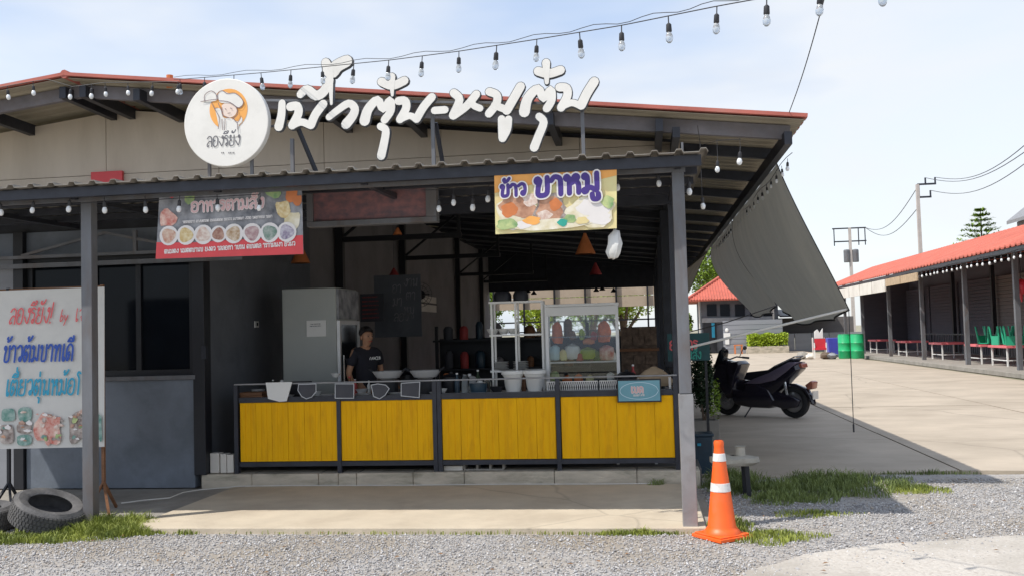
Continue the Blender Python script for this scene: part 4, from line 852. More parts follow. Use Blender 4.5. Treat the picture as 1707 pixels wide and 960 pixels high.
def colander(u, label):
    p = at(u, 620, Y=10.32); p.z = .967; T = thing('colander', p, label, 'colander', 'white colanders on the counter')
    g = MB(); g.lathe([(.07, 0), (.09, .07), (.10, .17), (.115, .19), (.118, .235), (.108, .238), (.10, .19), (.085, .08), (.065, .01)], p, 24); g.build('bowl', 'bowlw', T, smooth=True)
    g = MB(); g.lathe([(.116, .195), (.126, .20), (.128, .235), (.118, .24)], p, 24); g.build('rim', 'white', T, smooth=True)
colander(855, 'white plastic colander below the wire rack, the left one'); colander(891, 'white plastic colander beside the glass cabinet, the right one')
# baskets of mesh behind rail
def basket(u0, u1, label):
    a = at(u0, 650, Y=10.2); b = at(u1, 650, Y=10.2); z = .967; T = thing('wire_basket', ((a.x+b.x)/2, 10.2, z), label, 'basket')
    g = MB(); n = int((b.x-a.x)/.022)
    for i in range(n+1):
        x = a.x+(b.x-a.x)*i/n
        g.bar((x, 10.14, z), (x+.02, 10.14, z+.11), .005); g.bar((x+.02, 10.139, z), (x, 10.139, z+.11), .005)
    g.build('mesh_side', 'alu', T); g = MB(); g.box(a.x, b.x+.02, 10.13, 10.145, z+.11, z+.12); g.build('top_wire', 'alu', T); g = MB(); g.box(a.x, b.x+.02, 10.145, 10.36, z, z+.006); g.box(a.x, b.x+.02, 10.36, 10.37, z, z+.10); g.build('tray', 'black', T)
basket(912, 994, 'long wire mesh basket under the glass cabinet'); basket(1000, 1028, 'short wire mesh basket behind the blue sign')
def box_item(name, u0, u1, v0, v1, Y, d, mat, label, cat, bev=.006):
    a = at(u0, v0, Y=Y); b = at(u1, v1, Y=Y); g = MB(); g.box(a.x, b.x, Y, Y+d, b.z, a.z); return tag(g.build(name, mat, bev=bev), label, cat)
# tray, cutting board, dishes at left of counter
g = MB(); p = at(400, 650, Y=10.2); q = at(441, 660, Y=10.2); g.box(p.x, q.x, 10.14, 10.4, .967, 1.0); g.box(p.x+.01, q.x-.01, 10.15, 10.39, 1.0, 1.035); tag(g.build('cutting_board', 'wood', bev=.004), 'brown wooden cutting board at the left end of the counter', 'cutting board')
def pan(u, label, r=.12):
    p = at(u, 640, Y=10.42); p.z = .967; T = thing('frying_pan', p, label, 'pan'); g = MB(); g.lathe([(r*.8, 0), (r, .045), (r*.97, .045), (r*.77, .006)], p, 24); g.build('pan', 'black', T, smooth=True)
    g = MB(); g.tube([p+Vector((r, 0, .04)), p+Vector((r+.14, -.02, .06))], .009, 8); g.build('handle', 'black', T)
g = MB(); p = at(497, 640, Y=10.4); g.box(p.x-.16, p.x+.14, 10.3, 10.6, .967, 1.10); g.box(p.x-.13, p.x+.1, 10.32, 10.58, 1.1, 1.13); T = tag(g.build('gas_stove', 'black', bev=.006), 'black tabletop gas stove in front of the fridge', 'stove')
lathe_thing('bowl', at(560, 628, Y=10.5)*1+Vector((0, 0, 0)), [(.03, 0), (.06, .045), (.055, .045), (.028, .008)], 'bowlw', 'small pale bowl on the counter beside the fridge door', 'bowl')
for i, (u, mt, lb) in enumerate(((478, 'alu', 'steel ladle rest behind the white paper'), (545, 'alu', 'shallow steel dish between two slates at left'), (605, 'alu', 'shallow steel dish between the square and kite slates'), (660, 'alu', 'shallow steel dish left of the tilted slate'), (728, 'alu', 'shallow steel dish near the double counter leg'))):
    p = at(u, 650, Y=10.2); p.z = .967; lathe_thing('steel_dish', p, [(.05, 0), (.085, .03), (.08, .032), (.045, .006)], mt, lb, 'dish')
p = at(790, 650, Y=10.25); p.z = .967; lathe_thing('teal_tub', Vector((p.x+.05, p.y, p.z)), [(.08, 0), (.10, .11), (.095, .11), (.075, .01)], 'tealbin', 'dark teal plastic tub left of the colanders', 'tub')
p = at(744, 618, Y=10.6); lathe_thing('clay_jar', Vector((p.x, p.y, .967)), [(.04, 0), (.045, .05), (.05, .14), (.04, .19), (.025, .21), (0, .215)], 'terra', 'orange clay jar standing behind the counter middle', 'jar')
for i, (u, h, mt, lb) in enumerate(((776, .2, 'clear', 'clear glass jar left of the wire rack'), (800, .13, 'bowlw', 'short pale canister left of the wire rack'), (812, .14, 'clear', 'small clear jar at the foot of the wire rack'))):
    p = at(u, 640, Y=10.5); lathe_thing('jar', Vector((p.x, p.y, .967)), [(.04, 0), (.045, .02), (.045, h*.8), (.03, h*.9), (.03, h), (0, h)], mt, lb, 'jar')
CL = [  # pixel column, kind, radius, height, material, depth, label
 (470, 'pot', .10, .12, 'alu', 10.55, 'low steel pot behind the white paper sheet'), (527, 'bowl', .06, .05, 'bowlw', 10.5, 'small white bowl right of the gas stove'),
 (583, 'bottle', .03, .2, 'wood', 10.62, 'brown sauce bottle in front of the cook'), (592, 'bottle', .026, .17, 'redshade', 10.6, 'red sauce bottle in front of the cook'), (603, 'bowl', .07, .06, 'alu', 10.55, 'steel bowl on the worktop in front of the cook'),
 (680, 'pot', .09, .2, 'black', 10.68, 'tall black pot between the two woks'), (752, 'pot', .11, .17, 'black', 10.6, 'wide black pot right of the second wok'), (762, 'bottle', .03, .22, 'tealbin', 10.45, 'dark bottle beside the wide black pot'),
 (783, 'pot', .08, .14, 'alu', 10.66, 'steel pot between the clear jar and the pale canister'), (797, 'bottle', .03, .24, 'leafd', 10.68, 'dark green bottle behind the pale canister'), (828, 'bowl', .08, .07, 'black', 10.3, 'black bowl at the left foot of the colanders'),
 (873, 'bottle', .025, .2, 'wood', 10.55, 'brown bottle between the two colanders'), (1045, 'pot', .10, .15, 'black', 10.6, 'black pot right of the glass cabinet'), (1056, 'bottle', .03, .26, 'redshade', 10.68, 'tall dark red bottle right of the glass cabinet'),
 (1078, 'pot', .09, .10, 'alu', 10.7, 'steel pot behind the tan sack'), (735, 'bowl', .07, .06, 'bowlw', 10.3, 'white bowl beside the double counter leg'), (615, 'bottle', .022, .15, 'bowlw', 10.66, 'pale bottle at the left of the first wok'),
 (1105, 'bottle', .028, .2, 'tealbin', 10.5, 'dark bottle at the far right end of the worktop'), (430, 'bowl', .08, .08, 'alu', 10.55, 'steel bowl behind the wooden cutting board'), (455, 'bottle', .025, .18, 'leafd', 10.66, 'dark green bottle behind the white paper sheet')]
for (u, kd, r_, h_, mt, Y, lb) in CL:
    p = at(u, 640, Y=Y); p.z = .967
    if kd == 'pot':
        T = thing('cooking_pot', p, lb, 'pot'); g = MB(); g.lathe([(r_*.92, 0), (r_, .015), (r_, h_), (r_*1.06, h_+.006), (r_*.96, h_+.008), (r_*.9, h_-.02), (0, h_-.02)], p, 20); g.build('pan_body', mt, T, smooth=True)
        g = MB(); g.lathe([(r_*.99, h_+.01), (r_*.7, h_+.03), (.02, h_+.04), (.02, h_+.06), (0, h_+.062)], p, 20); g.build('lid', mt, T, smooth=True)
        for sx in (-1, 1): g = MB(); g.tube([p+Vector((sx*r_, -.03, h_*.8)), p+Vector((sx*(r_+.03), 0, h_*.82)), p+Vector((sx*r_, .03, h_*.8))], .006, 6); g.build('handle', 'black', T)
    elif kd == 'bowl': lathe_thing('bowl', p, [(r_*.5, 0), (r_, h_), (r_*.95, h_), (r_*.45, .01)], mt, lb, 'bowl')
    else:
        T = thing('bottle', p, lb, 'bottle'); g = MB(); g.lathe([(r_, 0), (r_, h_*.62), (r_*.4, h_*.78), (r_*.38, h_*.93)], p, 14); g.build('bottle_body', mt, T, smooth=True); g = MB(); g.lathe([(r_*.45, h_*.93), (r_*.45, h_), (0, h_)], p, 12); g.build('cap', 'rplast' if mt == 'wood' else 'white', T)
# white wire rack with bowls
a, b = at(822, 505, Y=10.75), at(905, 505, Y=10.75); z0, z1 = .967, a.z
RK = thing('dish_rack', ((a.x+b.x)/2, 10.75, z0), 'tall white metal rack with bowls on the counter', 'rack')
xs_ = [a.x, (a.x*.5+b.x*.5), b.x-.02]
for x in (a.x, a.x+.27, b.x):
    for y in (10.62, 10.84): g = MB(); g.bar((x, y, z0), (x, y, z1), .022); g.build('upright', 'white', RK)
for z in (z1, z0+.62, z0+.22):
    g = MB(); 
    for y in (10.62, 10.84): g.bar((a.x-.03, y, z), (b.x+.01, y, z), .02)
    for x in np.arange(a.x, b.x, .06): g.bar((x, 10.62, z), (x, 10.84, z), .006)
    g.build('shelf', 'white', RK)
for i, (u, lb) in enumerate(((822, 'leftmost white bowl on the middle shelf of the rack'), (840, 'second white bowl on the middle shelf of the rack'), (856, 'third white bowl on the middle shelf of the rack'))):
    p = at(u, 560, Y=10.72); z = z0+.632; lathe_thing('bowl', Vector((p.x, p.y, z)), [(.035, 0), (.075, .06), (.07, .062), (.03, .008)], 'bowlw', lb, 'bowl')
for i, (u, lb) in enumerate(((835, 'stack of pale dishes low on the left of the rack'), (868, 'stack of pale dishes low on the right of the rack'))):
    p = at(u, 600, Y=10.72); g = MB()
    for k in range(5): g.lathe([(.04, k*.018), (.09, k*.018+.016), (.088, k*.018+.018), (.038, k*.018+.005)], (p.x, p.y, z0+.232), 18)
    g.k = 0; o = tag(g.build('dish_stack', 'bowlw', smooth=True), lb, 'dishes'); o['kind'] = 'stuff'
# pot pile on top (dark)
for i, (u, r, lb) in enumerate(((838, .1, 'dark pot upturned on top of the white rack at left'), (868, .085, 'dark pan upturned on top of the white rack at right'))):
    p = at(u, 500, Y=10.73); lathe_thing('pot', Vector((p.x, p.y, z1+.012)), [(r, 0), (r*1.02, .07), (r*.8, .11), (0, .115)], 'black', lb, 'pot')
# glass display cabinet
a, b = at(909, 514, Y=10.62), at(1034, 650, Y=10.62); x0, x1, y0, y1, z0, z1 = a.x, b.x, 10.62, 10.84, .967, at(909, 512, Y=10.62).z
CB = thing('glass_cabinet', ((x0+x1)/2, y0, z0), 'glass display cabinet with pale metal frame full of food on the counter', 'cabinet')
for x in (x0+.012, x1-.012):
    for y in (y0, y1): g = MB(); g.bar((x, y, z0), (x, y, z1), .035 if y == y0 else .02); g.build('frame_post', 'alu', CB)
g = MB(); g.box(x0-.01, x1+.01, y0-.02, y1+.02, z1, z1+.03); g.box(x0, x1, y0-.02, y0+.0, z1-.10, z1-.002); g.build('top', 'bowlw', CB, bev=.004)
for z in (z0+.30, z0+.58): g = MB(); g.box(x0+.03, x1-.03, y0+.02, y1-.02, z, z+.008); g.bar((x0+.03, y0+.004, z), (x1-.03, y0+.004, z), .012); g.build('shelf', 'clear' if z > z0+.4 else 'alu', CB)
g = MB(); g.box(x0+.031, x1-.031, y0-.003, y0+.0, z0+.01, z1-.105); g.build('glass_pane', 'clear', CB)
def bag(u, v, h, w_, mat, label, cat, Y=10.7):
    p = at(u, v, Y=Y); g = MB(); g.lathe([(.0, 0), (w_*.8, .004), (w_, h*.2), (w_*1.02, h*.5), (w_*.9, h*.8), (w_*.45, h*.95), (0, h)], (p.x, p.y, p.z), 12, sq=(1, .6)); g.v = [(a_+rng.normal(0, .004), b_, c_+rng.normal(0, .003)) for a_, b_, c_ in g.v]
    return tag(g.build(label.split()[-99 if 0 else 0] if 0 else cat.replace(' ', '_'), mat, smooth=True), label, cat)
bag(930, 572, .24, .06, 'liquid', 'orange bag hanging at the left inside the glass cabinet', 'food bag'); bag(1007, 570, .24, .07, 'liquid', 'orange bag hanging at the right inside the glass cabinet', 'food bag')
bag(946, 640, .1, .05, 'liquid', 'small orange sauce bag at the cabinet bottom, left of its twin', 'food bag'); bag(965, 639, .11, .05, 'liquid', 'small orange sauce bag at the cabinet bottom, right of its twin', 'food bag')
bag(980, 598, .13, .09, 'leafy', 'yellow green fruit bag on the middle shelf of the cabinet', 'food bag'); bag(955, 598, .17, .09, 'bowlw', 'clear pale bag on the middle shelf of the cabinet', 'food bag')
bag(1012, 600, .17, .085, 'food9', 'pink and red meat bag on the right of the cabinet shelf', 'food bag'); bag(925, 600, .17, .06, 'screenl', 'pale blue bag on the left of the cabinet shelf', 'food bag')
bag(925, 636, .12, .06, 'leafp', 'pale green bag at the bottom left of the cabinet', 'food bag'); bag(1000, 636, .1, .1, 'black', 'dark tray load at the bottom right of the cabinet', 'food bag'); bag(982, 573, .07, .07, 'terra', 'small brown heap on the shelf above the fruit', 'food bag')
for (u, v, h_, w_, mt, lb) in ((940, 600, .12, .04, 'byel', 'narrow yellow bag between the blue and pale bags in the cabinet'), (995, 601, .12, .045, 'leaf', 'dark green bag between the fruit and the meat in the cabinet'), (967, 601, .09, .04, 'redshade', 'small red bag in front of the pale bag in the cabinet'),
   (1022, 601, .1, .035, 'plate', 'small white bag at the right post inside the cabinet'), (984, 638, .09, .045, 'byel', 'yellow bag right of the orange sauce bags at the cabinet bottom'), (1018, 638, .12, .045, 'bowlw', 'white bag at the bottom right corner of the cabinet'),
   (955, 566, .1, .035, 'wood', 'brown bag on the top shelf of the cabinet, left of centre'), (970, 566, .12, .03, 'leafy', 'lime bag on the top shelf of the cabinet, at the centre'), (990, 566, .09, .035, 'redshade', 'red bag on the top shelf of the cabinet, right of centre')):
    bag(u, v, h_, w_, mt, lb, 'food bag', Y=10.66+.02*(u % 3))
# tan sack and white bag, right end
p = at(1090, 622, Y=10.4); g = MB(); g.lathe([(.0, 0), (.17, .005), (.19, .04), (.16, .1), (.09, .17), (.02, .21), (0, .21)], (p.x, p.y, 1.0), 20, sq=(1.1, .6)); tag(g.build('sack', 'tan', smooth=True), 'tan cloth sack heaped at the right end of the counter', 'sack')
p = at(1064, 622, Y=10.3); g = MB(); g.ball((p.x, p.y, 1.03), (.05, .05, .055), 10); g.v = [(a_+rng.normal(0, .005), b_, c_+rng.normal(0, .005)) for a_, b_, c_ in g.v]; tag(g.build('plastic_bag', 'bowlw', smooth=True), 'crumpled white plastic bag beside the tan sack', 'bag')
g = MB(); p = at(1117, 650, Y=10.12); g.box(p.x-.012, p.x+.012, 10.10, 10.13, .95, 1.11); tag(g.build('white_tube', 'white'), 'short white tube upright at the right end of the counter', 'tube')

# ---- fridge
F0 = thing('fridge', (-3.98, 11.6, .2), 'tall pale upright fridge standing left of the cook, glass door facing right', 'fridge')
x0, x1, y0, y1, z0, z1 = -4.38, -3.70, 11.2, 12.05, .2, 2.22
g = MB(); g.box(x0, x1, y0, y1, z0+.06, z1); g.build('body', 'fridge', F0, bev=.012)
g = MB(); g.box(x1, x1+.03, y0+.02, y1-.02, 1.84, z1-.02); g.build('header_panel', 'bdark', F0)
g = MB()
for a, b, c, d in ((y0+.02, y1-.02, 1.77, 1.82), (y0+.02, y1-.02, .35, .42), (y0+.02, y0+.07, .42, 1.77), (y1-.07, y1-.02, .42, 1.77)): g.box(x1, x1+.04, a, b, c, d)
g.build('door_frame', 'alu', F0); g = MB(); g.box(x1+.005, x1+.02, y0+.07, y1-.07, .42, 1.77); g.build('door_glass', 'glass', F0)
g = MB(); g.tube([(x1+.07, y0+.05, .9), (x1+.07, y0+.05, 1.4)], .01, 8); g.build('handle', 'chrome', F0)
g = MB()
for x in (x0+.05, x1-.05):
    for y in (y0+.05, y1-.05): g.box(x-.02, x+.02, y-.02, y+.02, .16, .27)
g.build('foot', 'black', F0)['kind'] = 'stuff'
a, b = at(511, 534, Y=11.19), at(544, 560, Y=11.19); g = MB(); g.box(a.x, b.x, 11.188, 11.197, b.z, a.z); T = tag(g.build('note', 'white'), 'white paper note stuck on the side of the fridge', 'note')
scribble(Vector((a.x+.05, 11.187, a.z-.05)), .13, .012, 'small_print', 'txtgrey', T, 9); scribble(Vector((a.x+.04, 11.187, a.z-.075)), .14, .012, 'small_print', 'txtgrey', T, 9)
p = at(427, 540, X=-4.838); g = MB(); g.box(-4.84, -4.825, p.y-.06, p.y+.06, p.z-.04, p.z+.04); T = tag(g.build('wall_switch', 'white', bev=.004), 'white wall switch plate on the dark wall left of the fridge', 'switch'); g = MB(); g.box(-4.824, -4.818, p.y-.02, p.y+.02, p.z-.02, p.z+.02); g.build('rocker', 'black', T)
# ---- interior pieces
T = thing('chalk_menu', (-4.2, 14.8, 1.3), 'tall dark chalkboard with white Thai handwriting beside the fridge', 'menu board')
a, b = at(655, 462, Y=14.2), at(703, 560, Y=14.2); g = MB(); g.box(a.x-.30, b.x, 14.2, 14.24, b.z, a.z+.03); g.build('board', 'cementd', T)
for k, (u, v, t_) in enumerate(((672, 478, 'งาน'), (676, 500, 'ตา'), (653, 488, 'อา'), (654, 510, 'มา'), (672, 524, 'หมู'), (656, 535, 'ลอง'))):
    write(t_, at(u, v, Y=14.195), XR, ZU, NF, .12, .014, 'lettering', 'chalkd', T, sx=.9, off=.003+.001*k, shear=.1)
a, b = at(600, 490, Y=13.6), at(640, 535, Y=13.6); T = thing('drink_poster', (a.x, 13.6, b.z), 'dark poster with dull red lines on the wall behind the cook', 'poster'); g = MB(); g.box(a.x, b.x, 13.6, 13.63, b.z, a.z); g.build('sheet', 'slate', T)
for k in range(6): z = a.z-.03-k*.06; scribble(Vector((a.x+.03, 13.598, z-.03)), .24, .02, 'small_print', 'redshade', T, 9)
a, b = at(699, 488, X=-4.85), at(727, 516, X=-4.85); g = MB(); g.box(-4.858, -4.84, a.y, b.y, 2.15, 2.5); T = tag(g.build('window_daylight_panel', 'white2'), 'pale square panel standing in for a daylit window in the hall side wall', 'poster'); g = MB(); g.box(-4.839, -4.83, a.y-.03, b.y+.03, 2.31, 2.35); g.build('crossbar', 'black', T)  # pale panel: daylight of a small window put in as colour
# wall fan
p = Vector((-4.55, 19.3, 2.45)); T = thing('wall_fan', p, 'black fan fixed to a column on the hall side wall', 'fan')
g = MB(); g.lathe([(.05, -.1), (.09, -.06), (.09, .02), (.03, .06)], p, 14, 'Y'); g.build('motor', 'black', T, smooth=True)
g = MB()
for r in (.1, .18, .25): g.tube([p+Vector((r*math.cos(t), -.12, r*math.sin(t))) for t in np.linspace(0, 2*math.pi, 25)], .005, 4)
for t in np.linspace(0, 2*math.pi, 17)[:-1]: g.tube([p+Vector((.03*math.cos(t), -.14, .03*math.sin(t))), p+Vector((.25*math.cos(t), -.1, .25*math.sin(t)))], .004, 4)
g.build('cage', 'steel', T)
for k in range(3): t = k*2.09; g = MB(); g.bar(p+Vector((0, -.1, 0)), p+Vector((.2*math.cos(t), -.1, .2*math.sin(t))), .02, .09, up=(.3, 1, 0)); g.build('blade', 'black', T)
g = MB(); g.bar(p, (-4.75, 19.3, 2.3), .03); g.build('bracket', 'black', T)
T = thing('storage_shelf', (-2.2, 14.9, .165), 'dark shelf unit with dim goods against the back of the kitchen', 'shelf')
for x in (-3.3, -2.0, -.9): g = MB(); g.bar((x, 15.0, .165), (x, 15.0, 1.75), .05); g.build('upright', 'black', T)
for z in (.6, 1.05, 1.5): g = MB(); g.box(-3.32, -.88, 14.8, 15.2, z, z+.03); g.build('board', 'black', T)
g = MB(); g.box(-3.3, -.9, 15.2, 15.22, .2, 1.55); g.build('back', 'black', T)
k = 0
for z in (1.08, 1.53):
    for x in (-3.1, -2.85, -2.6, -2.3, -1.8, -1.55, -1.2):
        k += 1; h_ = rng.uniform(.14, .28); r_ = rng.uniform(.05, .09); mt = ['wood', 'slate', 'redshade', 'tealbin', 'inner', 'wood', 'black'][k % 7]
        g = MB(); g.lathe([(r_*.9, 0), (r_, .02), (r_, h_*.8), (r_*.6, h_), (0, h_+.01)], (x, 14.95, z), 14)
        tag(g.build('storage_jar', mt, smooth=True), '%s jar, %s from left on the %s board of the kitchen shelf' % ({'wood': 'brown', 'bowlw': 'white', 'redshade': 'dark red', 'tealbin': 'dark blue', 'slate': 'slate grey', 'inner': 'dull grey', 'black': 'black'}[mt], ['first', 'second', 'third', 'fourth', 'fifth', 'sixth', 'seventh'][(k-1) % 7], 'lower' if z < 1.3 else 'upper'), 'jar', 'jars on the dark kitchen shelf')
# brick bar deep in the hall
a, b = at(1034, 545, Y=14.5), at(1096, 600, Y=14.5); T = thing('brick_bar', ((a.x+b.x)/2, 14.5, .2), 'dark brick and wood bar counter inside the hall at right', 'bar'); 
rows_ = 10; hh = (a.z-.25)/rows_
g = MB(); g.box(a.x, b.x, 14.54, 14.75, .2, a.z); g.build('core', 'brick', T); proto = None
for r_ in range(rows_):
    for c_ in range(3):
        w_ = (b.x-a.x)/3; x = a.x+w_*c_+(w_/2 if r_ % 2 else 0); e = min(x+w_, b.x); g = MB(); g.box(x+.006, e-.006, 14.515, 14.54, .25+r_*hh+.006, .25+(r_+1)*hh-.006); g.build('brick', 'brick', T)
g = MB(); g.box(a.x-.05, b.x+.03, 14.42, 14.8, a.z*.78, a.z*.78+.04); g.build('ledge', 'wood', T)
for k in range(3):   # square black dining tables with seats in the hall
    x, y = -3.4+k*.95, 17.5+k*2.6; T = thing('dining_table', (x, y, .2), 'dark dining table in the hall, %s from the counter' % ['nearest', 'second', 'farthest'][k], 'table'); g = MB(); g.box(x-.5, x+.5, y-.35, y+.35, .92, .95); g.build('tabletop', 'wood', T, bev=.004)
    for sx in (-1, 1):
        for sy in (-1, 1): g = MB(); g.bar((x+sx*.45, y+sy*.3, .2), (x+sx*.45, y+sy*.3, .92), .035); g.build('leg', 'black', T)
# blocks under and beside the counter
for k, (u0, u1, v0) in enumerate(((352, 367, 757), (369, 379, 758), (380, 391, 760))):
    a = at(u0, v0, Y=10.08); b = at(u1, v0, Y=10.08); g = MB(); g.box(a.x, b.x, 10.05, 10.17, .17, .385-.01*k); tag(g.build('concrete_block', 'white2', bev=.005), ['left', 'middle', 'right'][k]+'most pale block in the short stack left of the yellow counter', 'block', 'pale blocks left of the counter')
a, b = at(776, 775, Y=10.2), at(841, 775, Y=10.2); T = thing('hollow_block', ((a.x+b.x)/2, 10.2, .2), 'grey hollow concrete block lying under the third yellow panel', 'block')
g = MB(); n = 3; w_ = (b.x-a.x)/n; g.box(a.x, b.x, 10.12, 10.26, .162, .18); g.box(a.x, b.x, 10.12, 10.26, .238, .256)
for i in range(n+1): x = a.x+i*w_; g.box(x-.012, x+.012, 10.122, 10.258, .1805, .2375)
g.build('shell', 'pave', T)
a, b = at(741, 778, Y=10.15), at(772, 778, Y=10.15); g = MB(); g.box(a.x, b.x, 10.12, 10.24, .162, .215); tag(g.build('flat_block', 'white2', bev=.004), 'flat pale block under the third yellow panel beside the leg', 'block')
for k, u in enumerate((1031, 1094)): p = at(u, 770, Y=10.6); g = MB(); g.box(p.x-.015, p.x+.015, 10.5, 10.53, .16, .29); tag(g.build('pipe_stub', 'white'), ['left', 'right'][k]+' pale pipe stub under the fourth yellow panel', 'pipe')

# ================================================================== THE COOK
def skinmesh(name, nodes, edges, mat, parent, sub=2, root=0):
    me = bpy.data.meshes.new(name); me.from_pydata([n_[0] for n_ in nodes], edges, []); o = bpy.data.objects.new(name, me); COL.objects.link(o)
    o.modifiers.new('skin', 'SKIN'); 
    if not me.skin_vertices: 
        bm = bmesh.new(); bm.from_mesh(me); bm.verts.layers.skin.verify(); bm.to_mesh(me); bm.free()
    for i, n_ in enumerate(nodes): r_ = n_[1]; me.skin_vertices[0].data[i].radius = r_ if isinstance(r_, tuple) else (r_, r_)
    me.skin_vertices[0].data[root].use_root = True
    s = o.modifiers.new('sub', 'SUBSURF'); s.levels = s.render_levels = sub
    dg = bpy.context.evaluated_depsgraph_get(); nm = bpy.data.meshes.new_from_object(o.evaluated_get(dg)); bpy.data.objects.remove(o)
    nm.materials.clear(); nm.materials.append(m[mat]); nm.name = name
    for p_ in nm.polygons: p_.use_smooth = True
    q = bpy.data.objects.new(name, nm); COL.objects.link(q); q.parent = parent; return q
hp = at(607, 560, Y=11.0)
PR = thing('person', (hp.x, 11.05, .165), 'cook in a black T-shirt with white chest print standing behind the counter', 'person', rz=R(-38)); PR.scale = (.96, .96, .95)
# local: +x is the way the person faces, y left; floor at 0; height 1.62
Nn = [((0, 0, .90), .10), ((0, 0, 1.05), .095), ((.01, 0, 1.22), .11), ((.0, 0, 1.34), .085), ((.01, 0, 1.41), .048), ((.03, 0, 1.47), .055), ((.035, 0, 1.535), .088), ((.03, 0, 1.60), .062),
      ((0, .17, 1.33), .05), ((-.02, .24, 1.08), .038), ((.16, .24, .93), .028), ((.24, .22, .92), .024), ((0, -.17, 1.33), .05), ((-.03, -.24, 1.08), .038), ((.13, -.26, .90), .028), ((.21, -.25, .87), .024),
      ((0, .09, .86), .085), ((.02, .10, .48), .055), ((0, .10, .09), .036), ((.12, .12, .04), .03), ((0, -.09, .86), .085), ((.02, -.10, .48), .055), ((0, -.10, .09), .036), ((.12, -.12, .04), .03)]
Ee = [(0, 1), (1, 2), (2, 3), (3, 4), (4, 5), (5, 6), (6, 7), (3, 8), (8, 9), (9, 10), (10, 11), (3, 12), (12, 13), (13, 14), (14, 15), (0, 16), (16, 17), (17, 18), (18, 19), (0, 20), (20, 21), (21, 22), (22, 23)]
for (bi, base, dr, sd_) in ((11, Vector((.24, .22, .92)), Vector((1, -.1, -.1)), -1), (15, Vector((.21, -.25, .87)), Vector((1, .15, -.35)), 1)):
    dr = dr.normalized(); lat = Vector((0, 0, 1)).cross(dr).normalized()
    k = len(Nn); Nn.append((tuple(base+dr*.05), (.028, .016))); Ee.append((bi, k))
    for j in range(4):
        q = base+dr*.08+lat*(.03-.02*j); k1 = len(Nn); ln = (.035, .042, .038, .028)[j]; Nn.append((tuple(q), .009)); Nn.append((tuple(q+dr*ln*.8+Vector((0, 0, -.012))), .0085)); Nn.append((tuple(q+dr*ln*1.2+Vector((0, 0, -.035))), .007)); Ee += [(k, k1), (k1, k1+1), (k1+1, k1+2)]
    k1 = len(Nn); Nn.append((tuple(base+dr*.03+lat*.035*sd_*-1+Vector((0, 0, -.01))), .010)); Nn.append((tuple(base+dr*.065+lat*.045*sd_*-1+Vector((0, 0, -.02))), .008)); Ee += [(bi, k1), (k1, k1+1)]
skinmesh('body', Nn, Ee, 'skin', PR)
skinmesh('t_shirt', [((0, 0, .84), (.135, .155)), ((0, 0, 1.02), (.12, .14)), ((.01, 0, 1.2), (.13, .16)), ((0, 0, 1.34), (.095, .12)), ((.005, 0, 1.405), .062), ((0, .17, 1.33), .07), ((-.012, .225, 1.16), .062), ((0, -.17, 1.33), .07), ((-.02, -.225, 1.16), .062)], [(0, 1), (1, 2), (2, 3), (3, 4), (3, 5), (5, 6), (3, 7), (7, 8)], 'shirt', PR)
skinmesh('trousers', [((0, 0, .90), (.12, .14)), ((0, .09, .80), .10), ((.02, .10, .48), .075), ((0, .10, .10), .06), ((0, -.09, .80), .10), ((.02, -.10, .48), .075), ((0, -.10, .10), .06)], [(0, 1), (1, 2), (2, 3), (0, 4), (4, 5), (5, 6)], 'pants', PR)
g = MB(); g.ball((.012, 0, 1.575), (.088, .088, .088), 20); g.v = [(min(a_, .082), b_, max(c_, 1.50+1.05*max(0, a_+.02))) for a_, b_, c_ in g.v]; g.build('hair', 'hair', PR, smooth=True, local=True)
g = MB(); g.lathe([(0, .0), (.012, .0), (.014, .01), (.007, .03), (0, .034)], (.0, 0, 0), 8); g.xf(Matrix.Translation((.118, 0, 1.50))); g.build('nose', 'skin', PR, smooth=True, local=True)
for s in (-1, 1):
    g = MB(); g.ball((.025, s*.081, 1.515), (.018, .009, .028), 8); g.build('ear', 'skin', PR, smooth=True, local=True)
    g = MB(); g.ball((.103, s*.03, 1.528), (.008, .012, .007), 8); g.build('eye', 'black', PR, smooth=True, local=True)
    g = MB(); g.box(.104, .112, s*.03-.018, s*.03+.018, 1.546, 1.552); g.build('eyebrow', 'hair', PR, local=True)
g = MB(); g.box(.098, .112, -.022, .022, 1.462, 1.47); g.build('mouth', 'redshade', PR, local=True)
g = MB(); i = 0
for (yy, L) in ((.07, [(0, 0), (.0, .03), (.02, .028), (0, .015), (.02, 0)]), (.035, [(.02, .03), (0, .03), (0, 0), (.02, 0)]), (0.0, [(0, 0), (0, .03), (.02, 0), (.02, .03)]), (-.035, [(0, 0), (.01, .03), (.02, 0)]), (-.07, [(0, .03), (.01, .015), (.01, 0)])):
    i += 1; ribbon(g, [(-yy+a_*1.1-.01, 1.245+b_) for a_, b_ in L], .009, Vector((.185, 0, 0)), Vector((0, -1, 0)), ZU, Vector((1, 0, 0)), off=.0002*i, n=2)
g.build('chest_print', 'white', PR, local=True, fix=False)
# bring hair/head forward fit: tilt of head is part of the body

